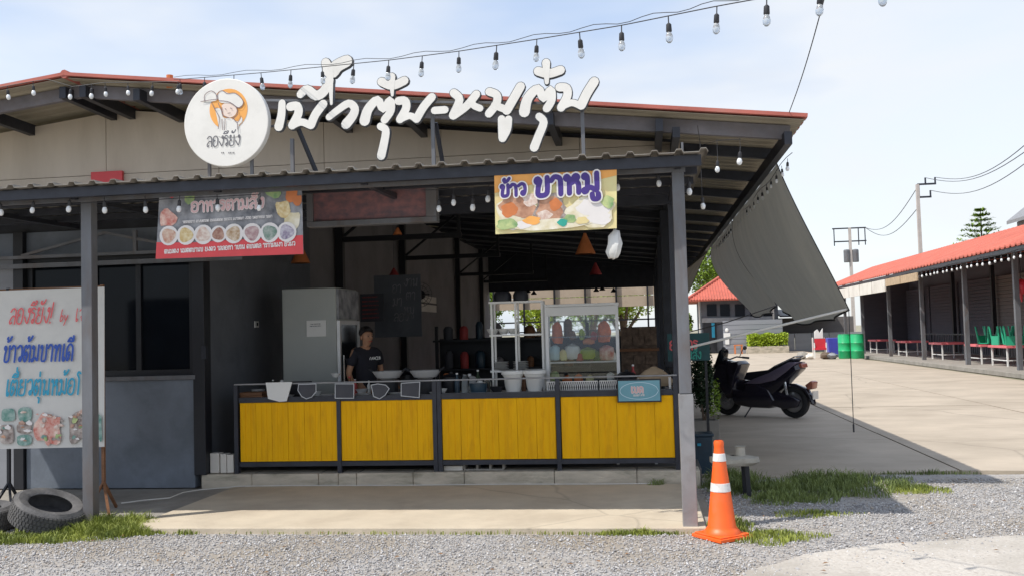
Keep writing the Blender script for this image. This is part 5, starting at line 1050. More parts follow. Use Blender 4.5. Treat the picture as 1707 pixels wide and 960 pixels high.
# ================================================================== ROPES AND SHADE NETS
def net(y0, y1, top, bot, sag, label, n=36, mm=14, curl=0.):
    T = thing('shade_net', ((top[0]+bot[0])/2, (y0+y1)/2, top[1]), label, 'shade net'); g = MB(); v = []; f = []
    for i in range(n+1):
        for j in range(mm+1):
            s, t = i/n, j/mm; y = y0+(y1-y0)*s; x = top[0]+(bot[0]-top[0])*t; z = top[1]+(bot[1]-top[1])*t
            b_ = math.sin(math.pi*s)*math.sin(math.pi*t)*sag; d = Vector((bot[1]-top[1], 0, -(bot[0]-top[0]))).normalized()
            x += d.x*b_+.015*math.sin(s*17+t*3)*t; z += d.z*b_*.5-.05*math.sin(math.pi*s)*t+curl*math.sin(math.pi*s)*t
            v.append((x-(.03+.16*s**.8)*math.sin(math.pi*t**.85)-.03*math.sin(s*8+t*2)*t+.028*math.sin(s*23+2.5*t)*(t+.15)+.05*max(0, t-.8)*math.sin(s*9), y, z-.09*math.sin(math.pi*s)*t**2-.025*math.sin(s*13)*t+.12*(s**3)*t))
    f = [(i*(mm+1)+j, (i+1)*(mm+1)+j, (i+1)*(mm+1)+j+1, i*(mm+1)+j+1) for i in range(n) for j in range(mm)]
    g.add(v, f); o = g.build('net', 'tarp', T, smooth=True, fix=False, ang=80)
    o2 = origin(T); g = MB(); g.tube([Vector(v[(mm+1)*i+mm])+Vector((0, 0, -.01)) for i in range(n+1)], .011, 8); g.build('bottom_bar', 'tarpedge', T)
    for e0 in (0, (mm+1)*n): g = MB(); g.tube([Vector(v[e0+j]) for j in range(mm+1)], .005, 6); g.build('hem', 'tarpedge', T)
    return T, [Vector(p) for p in v], mm
ez = rz(EX)-.17
T1, V1, mm = net(10.35, 15.4, (EX-.10, ez), (2.10, 1.76), .05, 'large grey shade net pulled outward from the right eave, nearest one')
T2, V2, mm = net(15.7, 20.4, (EX-.10, ez), (2.08, 1.93), .05, 'second grey shade net on the right eave, behind the nearest one')
T3, V3, mm = net(21.6, 29.0, (EX-.1, ez), (.95, 2.35), .25, 'dark shade net hanging inward at the far end of the right eave')
c = V1[mm]
g = MB(); e = Vector((.41, 10.22, 1.40)); g.tube([c+Vector((0, .03, 0)), e], .013, 8); tag(g.build('prop_pole', 'rope', smooth=True), 'slim white pole propping the near corner of the shade net', 'pole')
g = MB(); e = V2[mm]; g.tube([e, e.lerp(Vector((.41, 14.6, 1.5)), .5)-Vector((0, 0, .03)), Vector((.41, 14.6, 1.5))], .008, 6); tag(g.build('rope', 'wire'), 'dark rope from the second shade net to the hall column', 'rope')
g = MB(); p = at(1400, 720, Y=c.y-.04); g.tube([c, (c.x-.01, c.y-.04, (c.z+p.z)/2), (c.x-.012, c.y-.04, p.z)], [.004, .004, .004], 6); g.tube([(c.x-.012, c.y-.04, p.z), (c.x-.012, c.y-.04, p.z+.08)], .009, 6); tag(g.build('rope', 'wire'), 'thin dark rope hanging from the near corner of the shade net', 'rope')
for (yy, V_) in ((15.55, V1), (20.9, V2)):
    g = MB(); g.tube([(EX-.03, yy, ez+.02), (EX+.10, yy, ez-.45)], .014, 8); tag(g.build('tie_strap', 'rope'), 'short white strap at the eave %s' % ('between the two shade nets' if yy < 16 else 'beyond the second shade net'), 'strap')

# ================================================================== THINGS OUTSIDE ON THE RIGHT
# traffic cone
p = at(1204, 893, Z=0); T = thing('traffic_cone', (p.x, p.y, -.01), 'orange traffic cone with two white bands on the gravel', 'traffic cone', rz=R(38))
g = MB(); g.box(-.165, .165, -.165, .165, 0, .028); g.prism([(-.15, -.15), (.15, -.15), (.15, .15), (-.15, .15)], .028, .04, 'Z'); g.build('base', 'cone', T, bev=.008, local=True)
H = .745; rr = lambda z: .118-(.118-.036)*(z/.70)
g = MB(); g.lathe([(.142, .038), (.14, .05), (.122, .07), (rr(.09), .09), (rr(.69), .69), (.038, .70), (.04, .725), (.034, .742), (.022, .745), (.02, .60)], (0, 0, 0), 36); g.build('cone_body', 'cone', T, smooth=True, local=True)
for z0, z1 in ((.355, .42), (.585, .645)): g = MB(); g.lathe([(rr(z0)+.0005, z0), (rr(z0)+.003, z0+.002), (rr(z1)+.003, z1-.002), (rr(z1)+.0005, z1)], (0, 0, 0), 36); g.build('reflective_band', 'reflect', T, smooth=True, local=True)
# low stone stool
p = Vector((.80, 9.5, -.012)); T = thing('garden_stool', p, 'low weathered pale stone stool standing behind the cone', 'stool')
g = MB(); n = 20; g.lathe([(.0, .30), (.2, .3), (.235, .33), (.23, .37), (.1, .385), (0, .385)], p, n, sq=(1, .8)); g.v = [(a_+rng.normal(0, .005), b_+rng.normal(0, .005), c_+rng.normal(0, .004)) for a_, b_, c_ in g.v]; g.build('seat', 'stone', T, smooth=True)
for dx, dy in ((-.14, 0), (.12, -.08), (.1, .1)): g = MB(); g.bar(p+Vector((dx, dy, 0)), p+Vector((dx*.9, dy*.9, .32)), .04); g.build('leg', 'black', T)
g = MB(); g.lathe([(0, 0), (.05, 0), (.045, .08), (.055, .09), (0, .09)], (p.x+.06, p.y, p.z+.385), 10); tag(g.build('stone_cup', 'stone', smooth=True), 'small pale pot standing on the stone stool', 'pot')
# blue bin
p = at(1167, 790, Z=-.01); T = thing('rubbish_bin', (p.x, p.y+.1, -.012), 'dark blue plastic bin standing behind the right canopy post', 'bin')
g = MB(); g.prism([(-.13, 0), (.13, 0), (.15, .42), (-.15, .42)], -.13, .13, 'Y'); g.build('bin_body', 'tealbin', T, bev=.01, local=True); g = MB(); g.box(-.165, .165, -.15, .15, .42, .45); g.build('lid', 'tealbin', T, bev=.008, local=True)
g = MB(); g.box(-.02, .02, -.155, -.15, .32, .35); g.build('sticker', 'cyantxt', T, local=True)
# planter with bush
def leafcloud(name, c, rad, n, size, mat, parent=None, label=None, cat=None, shell=.45, flat=.6):
    a = rng.normal(0, 1, (n, 3)); a /= np.linalg.norm(a, axis=1)[:, None]; q = shell+(1-shell)*rng.random(n)**.6
    a = a*q[:, None]*np.array(rad)*(1+.18*np.sin(a[:, :1]*5+a[:, 1:2]*4)); P_ = a+np.array(c)
    u_ = rng.normal(0, 1, (n, 3)); u_[:, 2] *= flat; u_ /= np.linalg.norm(u_, axis=1)[:, None]; w_ = np.cross(u_, rng.normal(0, 1, (n, 3))); w_ /= np.linalg.norm(w_, axis=1)[:, None]
    s_ = rng.uniform(.6, 1.3, n)[:, None]*size; V = np.stack([P_-u_*s_, P_-w_*s_*.4, P_+u_*s_, P_+w_*s_*.4], 1).reshape(-1, 3)
    if parent is not None: V = V-np.array(origin(parent))
    return np_mesh(name, V, 4, np.arange(4*n), mat, label, cat, kind=None if parent else None, parent=parent)
p = Vector((.69, 12.35, -.0)); T = thing('potted_bush', p, 'tall dark green bush in a square grey pot behind the right post', 'plant')
g = MB()
for q in ((-.17, .17, -.17, -.13), (-.17, .17, .13, .17), (-.17, -.13, -.13, .13), (.13, .17, -.13, .13)): g.box(q[0], q[1], q[2], q[3], 0, .46)
g.build('pot', 'pave', T, bev=.006, local=True); g = MB(); g.box(-.13, .13, -.13, .13, .0, .4); g.build('soil', 'bark', T, local=True)
for k in range(4): g = MB(); g.tube([p+Vector((0, 0, .38)), p+Vector((.05*math.cos(k*2), .05*math.sin(k*2), .7)), p+Vector((.15*math.cos(k*2), .12*math.sin(k*2), 1.15))], [.014, .01, .005], 6); g.build('stem', 'bark', T)
leafcloud('foliage', (p.x, p.y, .98), (.14, .17, .42), 3600, .026, 'leafd', T); leafcloud('dry_foliage', (p.x+.13, p.y, .72), (.09, .12, .26), 420, .022, 'leafl', T)
# teal board
a, b = at(1112, 556, Y=11.4), at(1184, 600, Y=11.4); T = thing('menu_board', ((a.x+b.x)/2, 11.4, b.z), 'dark teal board with red and green lettering behind the right post', 'sign')
g = MB(); g.box(a.x, b.x, 11.4, 11.43, b.z, a.z); g.build('board', 'teal', T); g = MB(); g.bar((a.x+.1, 11.44, .2), (a.x+.1, 11.44, b.z+.1), .03); g.bar((b.x-.05, 11.44, 0), (b.x-.05, 11.44, b.z+.1), .03); g.build('stake', 'black', T)
write('อาหาร', (a.x+.02, 11.397, a.z-.19), XR, ZU, NF, .105, .018, 'lettering', 'bredtxt', T, sx=.95, off=.003); write('ตามสั่ง', (a.x+.12, 11.397, b.z+.02), XR, ZU, NF, .085, .012, 'lettering', 'greentxt', T, sx=.85, off=.003)

# ---- scooter
fp, rp_ = at(1217, 691, Z=0), at(1322, 696, Z=0); mid = (fp+rp_)/2; fw = (fp-rp_).normalized(); 
SC = thing('scooter', (mid.x, mid.y, .0), 'black scooter with silver purple side panel parked on its stand', 'motorcycle', rz=math.atan2(fw.y, fw.x)); sx_ = (fp-rp_).length/1.36
def sp(name, poly, w_, mat, bev=.012, inset=.12, y0=None, y1=None, parent=SC):
    g = MB(); g.prism(poly, -w_ if y0 is None else y0, w_ if y1 is None else y1, 'Y', inset=inset); return g.build(name, mat, parent, bev=.012, local=True, smooth=True, ang=50)
for x in (.68, -.68):
    r = .28; tmat = 'rubberd'; g = MB(); g.lathe([(r-.10, -.045), (r-.04, -.058), (r-.01, -.045), (r, 0), (r-.01, .045), (r-.04, .058), (r-.10, .045), (r-.10, -.045)], (x, 0, r), 40, 'Y'); wh = g.build('wheel', tmat, SC, smooth=True, local=True)
    g = MB(); g.lathe([(r-.10, -.03), (r-.12, -.03), (r-.12, .03), (r-.10, .03)], (x, 0, r), 32, 'Y'); g.lathe([(.045, -.06), (.045, .06)], (x, 0, r), 16, 'Y')
    for k in range(5):
        t = k*1.2566+.3; g.bar((x, 0, r), (x+(r-.12)*math.cos(t), 0, r+(r-.12)*math.sin(t)), .035, .03, up=(0, 1, 0))
    g.build('rim', 'rim', wh, local=True); g = MB(); g.lathe([(.10, .04), (.10, .046)], (x, 0, r), 24, 'Y'); g.build('brake_disc', 'chrome', wh, local=True)
sp('front_fairing', [(.98, .56), (.93, .72), (.80, .98), (.66, 1.02), (.52, .98), (.42, .78), (.40, .52), (.46, .34), (.62, .30), (.80, .52)], .17, 'scoot', inset=.22)
sp('front_fender', [(.97, .34), (.90, .54), (.72, .62), (.50, .56), (.52, .50), (.70, .555), (.86, .48), (.93, .33)], .075, 'scoot')
sp('leg_shield', [(.50, .98), (.34, 1.0), (.28, .94), (.40, .70), (.45, .5), (.52, .5), (.56, .9)], .2, 'scoot', inset=.1)
sp('footboard', [(.50, .30), (.48, .50), (.22, .46), (.18, .62), (-.05, .60), (-.30, .50), (-.42, .30), (-.25, .16), (.15, .16), (.42, .2)], .19, 'scoot', inset=.1)
sp('tunnel', [(.45, .45), (.36, .66), (.22, .64), (.1, .52), (.1, .4)], .11, 'scoot')
sp('side_panel', [(.24, .58), (.02, .68), (-.28, .78), (-.70, .98), (-.86, .98), (-.66, .82), (-.42, .66), (-.1, .59)], .185, 'purpm', inset=.05)
sp('rear_body', [(.16, .48), (.04, .66), (-.35, .72), (-.62, .86), (-.84, .95), (-.88, .86), (-.66, .68), (-.52, .54), (-.34, .38), (0, .36)], .165, 'scoot')
sp('seat', [(.27, .66), (.20, .79), (-.08, .82), (-.26, .84), (-.40, .92), (-.74, 1.04), (-.82, 1.03), (-.72, .95), (-.34, .76), (.1, .64)], .14, 'seatm', inset=.06)
sp('engine_case', [(-.22, .42), (-.28, .22), (-.55, .16), (-.80, .20), (-.86, .32), (-.70, .40), (-.40, .46)], .1, 'scoot', y0=.06, y1=.16)
sp('windscreen', [(.93, .78), (.74, 1.21), (.69, 1.22), (.68, 1.17), (.72, 1.0)], .13, 'glass', inset=.25)
sp('headlight', [(.985, .58), (.93, .70), (.86, .68), (.9, .58)], .13, 'bulbc', inset=.1)
sp('rear_fender', [(-.50, .60), (-.72, .60), (-.95, .52), (-1.05, .36), (-1.08, .24), (-1.04, .24), (-.98, .40), (-.88, .50), (-.68, .55), (-.5, .55)], .07, 'scoot')
sp('tail_light', [(-.84, .95), (-.90, .96), (-.92, .88), (-.84, .87)], .1, 'taill', inset=.1)
sp('turn_signal', [(-.93, .58), (-1.05, .66), (-1.10, .64), (-1.08, .52), (-.98, .50)], .09, 'taill', inset=.1)
g = MB(); g.tube([(-.5, -.02, .46), (-.62, -.05, .75)], .024, 8); g.tube([(-.62, .12, .36), (-.56, .13, .74)], .026, 8); g.build('shock_absorber', 'chrome', SC, local=True)
g = MB(); g.tube([(.52, -.34, 1.04), (.58, -.2, 1.06), (.60, 0, 1.02), (.58, .2, 1.06), (.50, .36, 1.04)], .014, 8); g.build('handlebar', 'black', SC, local=True)
for s in (-1, 1):
    g = MB(); g.tube([(.52, s*.30, 1.045), (.46, s*.42, 1.03)], .02, 8); g.build('grip', 'rubberd', SC, local=True)
    g = MB(); g.tube([(.56, s*.26, 1.05), (.52, s*.33, 1.2)], .007, 6); g.build('mirror_stem', 'black', SC, local=True)
    g = MB(); g.ball((.49, s*.35, 1.22), (.02, .065, .04), 10); g.build('mirror', 'black', SC, smooth=True, local=True)
    g = MB(); g.tube([(.64, s*.075, .28), (.56, s*.075, .70)], .02, 8); g.build('fork', 'chrome', SC, local=True)
g = MB(); g.tube([(.10, .14, .18), (.14, .30, .008)], .012, 8); g.build('kickstand', 'black', SC, local=True)
g = MB(); g.tube([(-.2, -.14, .2), (-.45, -.17, .24), (-.9, -.18, .36)], [.03, .05, .055], 12); g.build('exhaust', 'steelg', SC, smooth=True, local=True)
g = MB(); g.tube([(-.42, .16, .91), (-.80, .14, 1.07), (-.88, 0, 1.08), (-.80, -.14, 1.07), (-.42, -.16, .91)], .011, 8); g.build('grab_rail', 'steell', SC, local=True)
g = MB(); g.box(-1.09, -1.075, -.09, .09, .34, .48); g.build('number_plate', 'white2', SC, local=True)

# ================================================================== TYRES
def tyre(loc, rot, label):
    T = thing('car_tyre', loc, label, 'tyre', 'old tyres by the left post'); T.rotation_euler = Vector(rot).to_track_quat('Z', 'Y').to_euler(); g = MB(); r = .30
    prof = [(r-.12, -.085), (r-.10, -.10), (r-.04, -.108), (r-.005, -.085), (r, -.05), (r, .05), (r-.005, .085), (r-.04, .108), (r-.10, .10), (r-.12, .085), (r-.11, .07), (r-.03, .07), (r-.02, 0), (r-.03, -.07), (r-.11, -.07), (r-.12, -.085)]
    g.lathe(prof, (0, 0, 0), 48, 'Z'); g.build('carcass', 'rubber', T, smooth=True, local=True)
    g = MB()
    for k in range(56):
        t = 2*math.pi*k/56
        for z0, z1, tw in ((-.08, -.045, .03), (-.035, .0, -.03), (.005, .04, .03), (.045, .08, -.03)):
            a_, b_ = t+tw, t+tw+.075; R1 = r+.006
            g.add([(R1*math.cos(q), R1*math.sin(q), z) for z in (z0, z1) for q in (a_, b_)]+[((r-.01)*math.cos(q), (r-.01)*math.sin(q), z) for z in (z0, z1) for q in (a_, b_)], [(0, 1, 3, 2), (0, 2, 6, 4), (1, 5, 7, 3), (0, 4, 5, 1), (2, 3, 7, 6)])
    g.build('tread', 'rubber', T, local=True)['kind'] = 'stuff'
tyre(at(80, 853, Y=7.85), (.36, -.10, .92), 'worn grey car tyre leaning tilted against the left post')
tyre((-5.93, 7.88, .095), (.03, -.05, 1), 'old tyre lying flat at the left edge under the banner')

# ================================================================== BACKGROUND: TOILET BLOCK, SHED, WALLS
YB = 61.5
TB = thing('toilet_block', (4.0, YB+2, 0), 'small grey toilet block with red tiled hip roof across the lot', 'building')
def bx(name, u0, u1, v0, v1, Y, d, mat, T, z0=None, bev=0):
    a = at(u0, v0, Y=Y); b = at(u1, v1, Y=Y); g = MB(); g.box(a.x, b.x, Y, Y+d, b.z if z0 is None else z0, a.z); return g.build(name, mat, T, bev=bev)
bx('wall', 1168, 1300, 500, 590, YB+1.2, 5, 'cementd', TB, z0=-.05); bx('door', 1172, 1196, 533, 590, YB+1.1, .08, 'black', TB, z0=0)
bx('corner_post', 1164, 1169, 498, 590, YB+1.0, .2, 'white2', TB, z0=-.05); bx('lintel', 1170, 1290, 530, 534, YB+1.05, .1, 'steell', TB); bx('corner_post', 1287, 1291, 500, 532, YB+1.0, .2, 'white2', TB)
for u in (1178, 1200, 1225, 1250, 1272): bx('window', u, u+17, 507, 526, YB+1.12, .06, 'glass', TB)
bx('door_pane', 1186, 1192, 538, 562, YB+1.05, .03, 'cyantxt', TB)
# hip roof with rows of tiles
a, b = at(1145, 500, Y=YB), at(1310, 500, Y=YB); zt = at(1200, 460, Y=YB+3).z; ze = a.z
x0, x1, y0, y1 = a.x, b.x, YB, YB+8; rx0, rx1, ry = a.x+3.0, b.x-2.8, YB+4
g = MB(); g.add([(x0, y0, ze), (x1, y0, ze), (x1, y1, ze), (x0, y1, ze), (rx0, ry, zt+.3), (rx1, ry, zt+.3), (x0, y0, ze-.08), (x1, y0, ze-.08), (x1, y1, ze-.08), (x0, y1, ze-.08)], [(0, 1, 5, 4), (1, 2, 5), (2, 3, 4, 5), (3, 0, 4), (9, 8, 7, 6), (0, 6, 7, 1), (1, 7, 8, 2), (2, 8, 9, 3), (3, 9, 6, 0)]); rf = g.build('roof', 'redt', TB)
g = MB()
for i in range(34):
    t = (i+.5)/34; x = x0+(x1-x0)*t
    if x < rx0: top = Vector((x, y0+(ry-y0)*(x-x0)/(rx0-x0), ze+(zt+.3-ze)*(x-x0)/(rx0-x0)))
    elif x > rx1: top = Vector((x, y0+(ry-y0)*(x1-x)/(x1-rx1), ze+(zt+.3-ze)*(x1-x)/(x1-rx1)))
    else: top = Vector((x, ry, zt+.3))
    g.tube([Vector((x, y0-.03, ze+.0)), top], .05, 6)
g.build('tile_ribs', 'redt', rf)['kind'] = 'stuff'
g = MB(); g.tube([(x0, y0, ze+.05), (rx0, ry, zt+.36), (rx1, ry, zt+.36), (x1, y0, ze+.05)], .1, 8); g.build('hip_ridge', 'redt', rf)
# screen wall with white figure
W1 = thing('screen_wall', (6.0, YB-.6, 0), 'grey striped screen wall with a white man sign before the toilets', 'wall')
a, b = at(1205, 534, Y=YB-.6), at(1304, 534, Y=YB-.6)
for k in range(7):
    z0 = k*a.z/7; g = MB(); g.box(a.x, b.x, YB-.6-.004*(k % 2), YB-.4, z0+.012, z0+a.z/7-.012); g.build('board', 'grey3', W1)
g = MB(); g.box(a.x+.01, b.x-.01, YB-.58, YB-.42, -.02, a.z-.02); g.build('core', 'cementd', W1)
p = at(1212, 560, Y=YB-.63); T = thing('man_sign', (p.x, YB-.63, p.z-.5), 'white man pictogram on the grey toilet screen wall', 'sign')
g = MB(); g.ball((p.x, YB-.63, p.z+.38), (.11, .02, .13), 10); g.build('head', 'white', T, smooth=True)
g = MB(); g.prism([(p.x-.2, p.z+.2), (p.x+.2, p.z+.2), (p.x+.2, p.z-.15), (p.x+.12, p.z-.15), (p.x+.12, p.z-.5), (p.x-.12, p.z-.5), (p.x-.12, p.z-.15), (p.x-.2, p.z-.15)], YB-.65, YB-.61, 'Y'); g.build('torso', 'white', T)
# hedge in planter
a, b = at(1246, 578, Y=60), at(1316, 588, Y=60); T = thing('planter_hedge', ((a.x+b.x)/2, 60.4, 0), 'clipped yellow green hedge in a long grey planter', 'hedge')
g = MB(); g.box(a.x, b.x, 60, 60.9, -.03, .42); g.build('planter', 'curb', T, bev=.02)
n = 3800; X_ = rng.uniform(a.x+.05, b.x-.02, n); Y_ = rng.uniform(59.98, 60.85, n); Z_ = .4+(.78+.06*np.sin(X_*7))*rng.random(n)**.6; P_ = np.stack([X_, Y_, Z_], 1)
u_ = rng.normal(0, 1, (n, 3)); u_ /= np.linalg.norm(u_, axis=1)[:, None]; w2 = np.cross(u_, rng.normal(0, 1, (n, 3))); w2 /= np.linalg.norm(w2, axis=1)[:, None]; s_ = rng.uniform(.05, .09, n)[:, None]
np_mesh('foliage', np.stack([P_-u_*s_, P_-w2*s_*.6, P_+u_*s_, P_+w2*s_*.6], 1).reshape(-1, 3)-np.array(origin(T)), 4, np.arange(4*n), 'leafy', parent=T, kind=None)
p = at(1231, 586, Y=60); T = thing('wooden_stool', (p.x, 60, 0), 'small orange wooden stool left of the hedge planter', 'stool')
for dx in (-.2, .2):
    for dy in (-.15, .15): g = MB(); g.bar((p.x+dx, 60+dy, 0), (p.x+dx, 60+dy, .5), .07); g.build('leg', 'terra', T)
g = MB(); g.box(p.x-.26, p.x+.26, 59.8, 60.2, .5, .56); g.build('seat', 'terra', T)
# boundary wall
W2 = thing('boundary_wall', (11, 63, 0), 'long low grey boundary wall behind the bins', 'wall')
a, b = at(1296, 556, Y=63), at(1440, 556, Y=63)
for k in range(5):
    w_ = (b.x-a.x)/5; g = MB(); g.box(a.x+k*w_+.02, a.x+(k+1)*w_-.02, 63, 63.15, -.03, a.z); g.build('wall_panel', 'grey3', W2)
bx('rear_wall', 1296, 1424, 530, 560, 64.5, .2, 'shutter', W2)
g = MB(); a2, b2 = at(1300, 523, Y=62), at(1400, 523, Y=62); g.prism([(62, a2.z-.2), (65, a2.z+.25), (65, a2.z+.33), (62, a2.z-.1)], a2.x, b2.x, 'X'); g.build('coping_roof', 'steel', W2)
# shed
SH = thing('market_shed', (12, 40, 0), 'long open-fronted shed with red roof and closed roller shutters on the right', 'building')
x_e, z_e, x_r, z_r = 10.2, 3.67, 13.2, 4.86; g = MB(); sy0, sy1 = 15, 58
vv = []; y = sy0; prof = []
while y < sy1:
    prof += [(y, 0), (y+.22, 0), (y+.26, .04), (y+.36, .04)]; y += .40
for yy, dz in prof: vv += [(x_e, yy, z_e+dz), (x_r, yy, z_r+dz)]
n = len(prof); g.add(vv+[(a_, b_, c_-.05) for a_, b_, c_ in vv], [(2*i, 2*i+2, 2*i+3, 2*i+1) for i in range(n-1)]+[tuple(reversed([q+2*n for q in (2*i, 2*i+2, 2*i+3, 2*i+1)])) for i in range(n-1)]+[(2*i, 2*i+2*n, 2*i+2+2*n, 2*i+2) for i in range(n-1)]+[(2*i+1, 2*i+3, 2*i+3+2*n, 2*i+1+2*n) for i in range(n-1)]+[(0, 1, 1+2*n, 2*n), (2*n-2, 4*n-2, 4*n-1, 2*n-1)])
g.build('roof', 'redt', SH)
g = MB(); g.prism([(x_r, z_r), (x_r+4, z_r-1.4), (x_r+4, z_r-1.46), (x_r, z_r-.06)], sy0, sy1, 'Y'); g.build('rear_roof', 'redt', SH)
g = MB(); g.box(x_e+.03, x_e+.09, sy0, sy1, z_e-.20, z_e-.06); g.build('eave_beam', 'steel', SH)
g = MB(); g.box(10.3, 15, 15, 58, -.04, .10); g.build('floor', 'pave', SH, bev=.01)
g = MB(); g.box(12.3, 14.88, 57, 57.2, .1, 4.0); g.build('end_wall', 'shutterd', SH)
g = MB(); g.box(14.9, 15.1, 15, 58, .1, 4.1); g.build('rear_wall', 'shutterd', SH)
posts = [at(u, 600, X=11.0).y for u in (1700, 1614, 1541, 1486, 1441, 1412)]
for Y in [22.8]+posts:
    g = MB(); g.box(10.93, 11.07, Y-.07, Y+.07, .1, 3.9); g.build('post', 'steelg', SH)
    g = MB(); g.box(14.35, 14.5, Y+2.0, Y+2.2, .1, 3.9); g.build('column', 'black', SH)
    g = MB(); g.bar((10.25, Y, z_e-.1), (14.4, Y, 4.0), .07, .1); g.build('rafter', 'black', SH)
for i in range(8):
    y0 = 20+i*4.6; g = MB(); 
    for k in range(22): g.prism([(14.60, .12+k*.15), (14.66, .12+k*.15), (14.66, .12+k*.15+.14), (14.60+.03, .12+k*.15+.14)], y0+.1, y0+4.5, 'Y')
    o = g.build('roller_shutter', 'shutter' if i < 5 else 'shutterd', SH); o['kind'] = 'stuff'
# white fascia boards, far half
Ya, Yb = at(1530, 470, X=10.15).y, at(1385, 500, X=10.15).y
n = 7
for i in range(n):
    y0 = Ya+(Yb-Ya)*i/n; y1 = Ya+(Yb-Ya)*(i+1)/n-.12; g = MB(); zlow = 2.95 if i > 1 else 3.15; g.box(10.12, 10.17, y0, y1, zlow, 3.46); g.build('fascia_board', 'white2' if i > 1 else 'tan', SH)
# railing at the back of the shed seats
T = thing('railing', (12.6, 36, .1), 'black metal railing behind the pink tables in the shed', 'railing'); g = MB(); g.box(12.6, 12.64, 24, 47, 1.05, 1.1); g.box(12.6, 12.64, 24, 47, .3, .34); g.build('rail', 'black', T)
g = MB()
for y in np.arange(24, 47, .24): g.box(12.61, 12.63, y, y+.03, .34, 1.05)
g.build('bars', 'black', T)['kind'] = 'stuff'
# tables with chairs upturned
def ptable(x, y, label, w_=1.0, d_=1.7):
    T = thing('pink_table', (x, y, .1), label, 'table', 'pink topped tables in the shed'); g = MB(); g.box(x-w_/2, x+w_/2, y-d_/2, y+d_/2, .70, .78); g.build('tabletop', 'pink2', T, bev=.01)
    for sx in (-1, 1):
        for sy in (-1, 1): g = MB(); g.bar((x+sx*w_*.42, y+sy*d_*.4, .1), (x+sx*w_*.42, y+sy*d_*.4, .72), .045); g.build('leg', 'white', T)
    g = MB(); g.bar((x-w_*.42, y-d_*.4, .3), (x-w_*.42, y+d_*.4, .3), .03); g.bar((x-w_*.42, y-d_*.4, .3), (x+w_*.42, y-d_*.4, .3), .03); g.build('stretcher', 'white', T); return T
for k, (u, v) in enumerate(((1645, 612), (1688, 616), (1580, 600), (1520, 597), (1470, 592))):
    x = 11.9 if k < 2 else 12.0; Y = at(u, 570, X=x).y
    ptable(x, Y, ['pink table with green chairs upturned on it, second from the right edge', 'pink table with green chairs upturned on it at the right edge', 'third pink table from the right inside the shed', 'fourth pink table from the right inside the shed', 'farthest pink table in the shed near the green barrels'][k])
def upchair(x, y, z, label, rz_):
    T = thing('plastic_chair', (x, y, z), label, 'chair', 'green plastic chairs upturned on the tables', rz=rz_)
    g = MB(); g.box(-.21, .21, -.21, .21, .02, .05); g.build('seat', 'gplast', T, local=True, bev=.01)
    for sx in (-1, 1):
        for sy in (-1, 1): g = MB(); g.tube([(sx*.18, sy*.18, .05), (sx*.25, sy*.25, .62)], [.04, .024], 8); g.build('leg', 'gplast', T, local=True)
    g = MB(); g.prism([(-.2, .02), (.2, .02), (.17, -.0), (-.17, -.0)], .2, .22, 'Y'); g.box(-.2, .2, .2, .23, -.0, .3)
    g.build('backrest', 'gplast', T, local=True); return T
k = 0
for (u, u2) in ((1646, 0), (1656, 0), (1666, 0), (1680, 0), (1689, 0), (1697, 0), (1706, 0)):
    x = 11.9; Y = at(u, 570, X=x).y; upchair(x+(-.2 if k % 2 else .22), Y, .785, ['leftmost', 'second from left', 'third from left', 'middle', 'third from right', 'second from right', 'rightmost'][k]+' of the green chairs upturned on the pink tables', k*.6); k += 1
wire = [Vector((10.22, y, 3.5-.03*math.sin(y*2.2))) for y in np.arange(24, 54, 1.)]
pw = bulb_proto(0); strand('string_lights', wire, [Vector((10.22, y, 3.5)) for y in np.arange(24.3, 54, .5)], 'long string of small bulbs under the red eave of the shed', pw, 1.7, r=.008)
for k_ in kids(pw): bpy.data.objects.remove(k_)
bpy.data.objects.remove(pw)
p = at(1702, 478, X=11.2); T = thing('red_lantern', p, 'red hanging lantern inside the shed at the right edge', 'lantern'); g = MB(); g.ball(p, (.2, .2, .24), 12); g.build('globe', 'rplast', T, smooth=True); g = MB(); g.tube([p+Vector((0, 0, .22)), p+Vector((0, 0, .9))], .01, 5); g.build('cord', 'wire', T); g = MB(); g.tube([p+Vector((0, 0, -.24)), p+Vector((0, 0, -.45))], [.05, .02], 6); g.build('tassel', 'rplast', T)
# barrels, crate, chair
for k, (u, lb) in enumerate(((1409, 'left of the two green plastic barrels by the shed'), (1430, 'right of the two green plastic barrels by the shed'))):
    p = at(u, 597, Z=0); g = MB(); r = .30; T = thing('green_barrel', p, lb, 'barrel', 'green barrels'); g.lathe([(r*.92, 0), (r, .04), (r, .34), (r+.015, .36), (r, .38), (r, .72), (r+.015, .74), (r, .76), (r, 1.08), (r*.93, 1.12)], p, 20); g.build('drum', 'gbar', T, smooth=True)
    g = MB(); g.lathe([(r*.96, 1.121), (r*.98, 1.15), (0, 1.16)], p, 20); g.build('lid', 'gbar', T, smooth=True)
p = at(1390, 594, Z=0); g = MB(); g.prism([(-.26, 0), (.26, 0), (.32, .95), (-.32, .95)], -.3, .3, 'Y'); g.xf(Matrix.Translation(p)); tag(g.build('blue_tub', 'bplast', bev=.02), 'blue plastic tub left of the green barrels', 'tub')
p = at(1367, 596, Z=0); T = thing('red_chair', p, 'red and white chair standing in front of the blue tub', 'chair')
for sx in (-.28, .28):
    for sy in (-.22, .22): g = MB(); g.bar(p+Vector((sx, sy, 0)), p+Vector((sx, sy, 1.0 if sy > 0 else .75)), .05); g.build('leg', 'white', T)
g = MB(); g.box(p.x-.28, p.x+.28, p.y-.25, p.y+.25, .4, .5); g.build('seat', 'rplast', T); g = MB(); g.box(p.x-.26, p.x+.26, p.y-.19, p.y-.15, .5, .95); g.build('front_cloth', 'rplast', T)
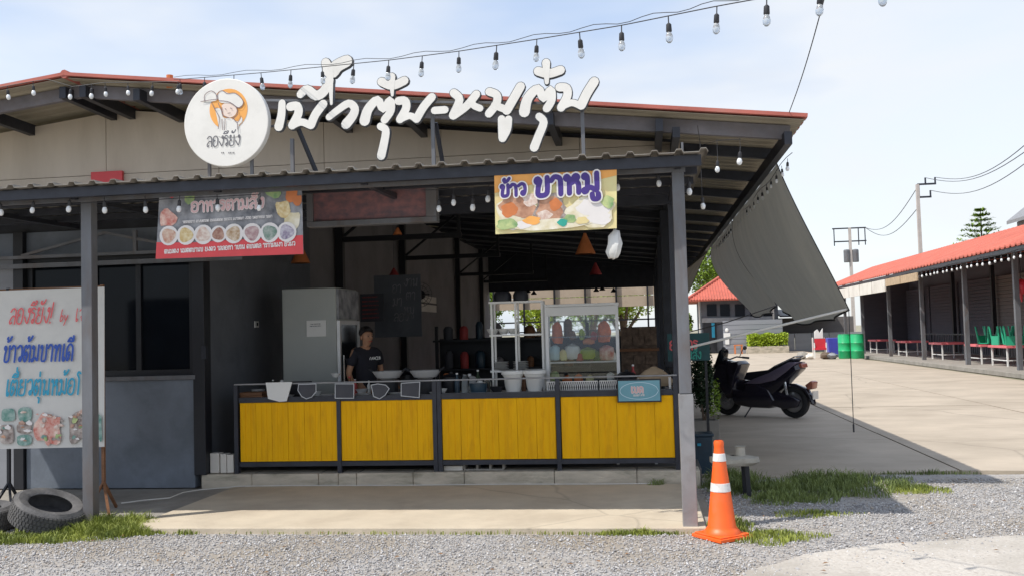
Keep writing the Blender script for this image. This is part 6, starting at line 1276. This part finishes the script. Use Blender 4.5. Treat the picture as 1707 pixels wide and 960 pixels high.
p2 = p+Vector((0, .1, 0)); g = MB(); g.prism([(p2.x-.2, .96), (p2.x+.2, .96), (p2.x+.2, 1.45), (p2.x+.06, 1.22), (p2.x-.05, 1.4), (p2.x-.2, 1.3)], p2.y, p2.y+.1, 'Y'); tag(g.build('white_sack', 'white'), 'white sack heaped on the red chair', 'sack')
for k, (u, mt, r) in enumerate(((1338, 'pave', .3), (1350, 'white2', .22), (1378, 'bark', .28), (1386, 'grey3', .25))):
    p = at(u, 598, Z=0); g = MB(); g.ball((p.x, p.y, r*.55), (r, r, r*.6), 10); g.v = [(a_+rng.normal(0, .03), b_+rng.normal(0, .03), max(0, c_+rng.normal(0, .03))) for a_, b_, c_ in g.v]; tag(g.build('rubbish_sack', mt, smooth=True), ['grey sack on the ground at the left of the red chair', 'pale sack just left of the red chair', 'brown sack at the foot of the blue tub', 'grey sack in front of the green barrels'][k], 'sack')
# utility poles
def upole(u, v, Y, label, arms, w_=.28):
    p = at(u, v, Y=Y); T = thing('utility_pole', (p.x, Y, 0), label, 'utility pole'); g = MB(); g.prism([(p.x-w_/2, -.0), (p.x+w_/2, 0), (p.x+w_*.35, p.z), (p.x-w_*.35, p.z)], Y-.12, Y+.12, 'Y'); g.build('pole', 'conc', T)
    for (dx0, dx1, dz) in arms: g = MB(); g.bar((p.x+dx0, Y, p.z+dz), (p.x+dx1, Y, p.z+dz), .12, .12); g.build('crossarm', 'steel', T)
    return T, p
T, p1 = upole(1529, 308, 70, 'tall pale concrete power pole behind the shed roof', [(0, 1.25, -.0), (0, .9, -.9)])
for dx, z in ((1.2, .45), (.55, .45), (.85, -.45)): g = MB(); g.tube([(p1.x+dx, 70, p1.z+z-.45), (p1.x+dx, 70, p1.z+z)], .06, 8); g.build('insulator', 'steel', T)
g = MB(); g.bar((p1.x+.1, 70, p1.z-.9), (p1.x+.1, 70, p1.z+.05), .08); g.build('bracket', 'steel', T)
T, p3 = upole(1416, 380, 95, 'farther power pole with two crossarms and a transformer', [(-1.6, 1.5, -.05), (-1.5, 1.5, -1.3)], .34)
for dx in (-1.45, .8, 1.4): g = MB(); g.tube([(p3.x+dx, 95, p3.z-1.7), (p3.x+dx, 95, p3.z-.1)], .05, 6); g.build('fuse_drop', 'steel', T)
for dx in (.45, -.35): g = MB(); g.lathe([(.28, -3.3), (.3, -3.2), (.3, -2.2), (.26, -2.1), (0, -2.05)], (p3.x+dx, 95, p3.z), 12); g.build('transformer', 'steelg', T)
for k, (a, b, c_) in enumerate(((p1+Vector((1.2, 0, .45)), at(1760, 196, Y=45), 'upper'), (p1+Vector((.55, 0, .45)), at(1760, 215, Y=45), 'middle'), (p1+Vector((.85, 0, -.45)), at(1760, 232, Y=45), 'lower'))):
    g = MB(); g.tube([a.lerp(b, t)-Vector((0, 0, 1.1*math.sin(math.pi*t))) for t in np.linspace(0, 1, 18)], .022, 4); tag(g.build('power_line', 'wire'), '%s power line running from the near pole out of the right side' % c_, 'power line', 'power lines')
for k, (a, b, c_) in enumerate(((p1+Vector((0, 0, -.2)), p3+Vector((1.3, 0, 0)), 'upper'), (p1+Vector((0, 0, -1.6)), p3+Vector((1.45, 0, -.05)), 'lower'))):
    g = MB(); g.tube([a.lerp(b, t)-Vector((0, 0, 1.3*math.sin(math.pi*t))) for t in np.linspace(0, 1, 18)], .025, 4); tag(g.build('power_line', 'wire'), '%s power line sagging between the two poles' % c_, 'power line', 'power lines')
# araucaria tree
p = at(1634, 347, Y=120); T = thing('norfolk_pine', (p.x, 120, 0), 'tiered conifer tree rising behind the shed roof', 'tree'); g = MB(); g.tube([(p.x, 120, 0), (p.x, 120, p.z-.3)], [.3, .05], 8); g.build('trunk', 'bark', T)
V = []; L = []
for tier in range(14):
    z = p.z-.25-tier*.62; rad = .6+tier*.36
    if tier > 9: rad = 3.4+.1*tier
    for k in range(11):
        t = 2*math.pi*k/11+tier*.5+rng.uniform(-.2, .2); d = Vector((math.cos(t), math.sin(t), 0)); rr_ = rad*rng.uniform(.8, 1.1)
        for s in range(9):
            q = Vector((p.x, 120, z))+d*rr_*(.25+.75*s/8)+Vector((0, 0, .25*(s/8)**2*rr_*.5))
            for _ in range(3):
                u_ = Vector(rng.normal(0, 1, 3)); u_.z *= .25; u_.normalize(); w3 = Vector((0, 0, 1)).cross(u_).normalized(); s_ = rng.uniform(.18, .36); b0 = len(V); q2 = q+Vector(rng.normal(0, .06, 3)); V += [q2-u_*s_, q2-w3*s_*.35, q2+u_*s_, q2+w3*s_*.35]; L += [b0, b0+1, b0+2, b0+3]
np_mesh('crown', np.array([tuple(v) for v in V])-np.array(origin(T)), 4, np.array(L), 'leafl', parent=T, kind=None)
# grey gable beyond the shed
a, b = at(1684, 372, Y=60), at(1712, 350, Y=60); T = thing('far_warehouse', (a.x+4, 60, 0), 'grey sheet roof of a warehouse at the right edge beyond the shed', 'building'); g = MB(); g.prism([(a.x+.3, 0), (a.x+.3, a.z), (a.x+6, a.z+4.6), (a.x+12, a.z), (a.x+12, 0)], 50, 59.8, 'Y'); g.build('gable', 'grey3', T); g = MB(); g.prism([(a.x-.2, a.z-.1), (a.x+6, a.z+4.8), (a.x+6, a.z+4.95), (a.x-.2, a.z+.1)], 49.8, 60, 'Y'); g.build('roof', 'steell', T)
# trees behind
def tree(x, y, h, r, mat, label, n=7000, ls=.12):
    T = thing('broadleaf_tree', (x, y, 0), label, 'tree'); g = MB(); g.tube([(x, y, -.1), (x+.1, y, h*.3), (x-.1, y, h*.6)], [.22, .16, .06], 8)
    for k in range(5): t = k*1.25; g.tube([(x, y, h*.3), (x+r*.35*math.cos(t), y+r*.35*math.sin(t), h*.55), (x+r*.6*math.cos(t), y+r*.6*math.sin(t), h*.75)], [.09, .06, .02], 6)
    g.build('trunk', 'bark', T); Vs = []
    for k in range(9):
        t = rng.uniform(0, 6.28); q = rng.uniform(.1, .6)*r; c = np.array([x+q*math.cos(t), y+q*math.sin(t), h*rng.uniform(.45, .88)]); rr_ = r*rng.uniform(.35, .55); nn = n//9
        a_ = rng.normal(0, 1, (nn, 3)); a_ /= np.linalg.norm(a_, axis=1)[:, None]; a_ *= (rng.random(nn)**.35)[:, None]*rr_; P_ = c+a_*np.array([1, 1, .8]); u_ = rng.normal(0, 1, (nn, 3)); u_ /= np.linalg.norm(u_, axis=1)[:, None]; w2 = np.cross(u_, rng.normal(0, 1, (nn, 3))); w2 /= np.linalg.norm(w2, axis=1)[:, None]; s_ = rng.uniform(.6, 1.3, nn)[:, None]*ls
        Vs.append(np.stack([P_-u_*s_, P_-w2*s_*.5, P_+u_*s_, P_+w2*s_*.5], 1).reshape(-1, 3))
    V = np.concatenate(Vs); np_mesh('crown', V-np.array(origin(T)), 4, np.arange(len(V)), mat, parent=T, kind=None)
tree(5.5, 76, 8.6, 3.6, 'leafl', 'light green tree showing in the gap above the toilet roof')
tree(2.4, 66.5, 2.7, 1.1, 'leafl', 'green bush between the hall column and the toilet block', 3000, .09)
for k, (x, y) in enumerate(((-7.2, 40), (-4.6, 41.5), (-2.2, 40), (-1.0, 42))):
    tree(x, y, 4.2, 2.0, 'leafy' if k % 2 else 'leafl', ['first', 'second', 'third', 'fourth'][k]+' sunlit bush-like tree from the left, seen through the back of the hall', 6000, .07)
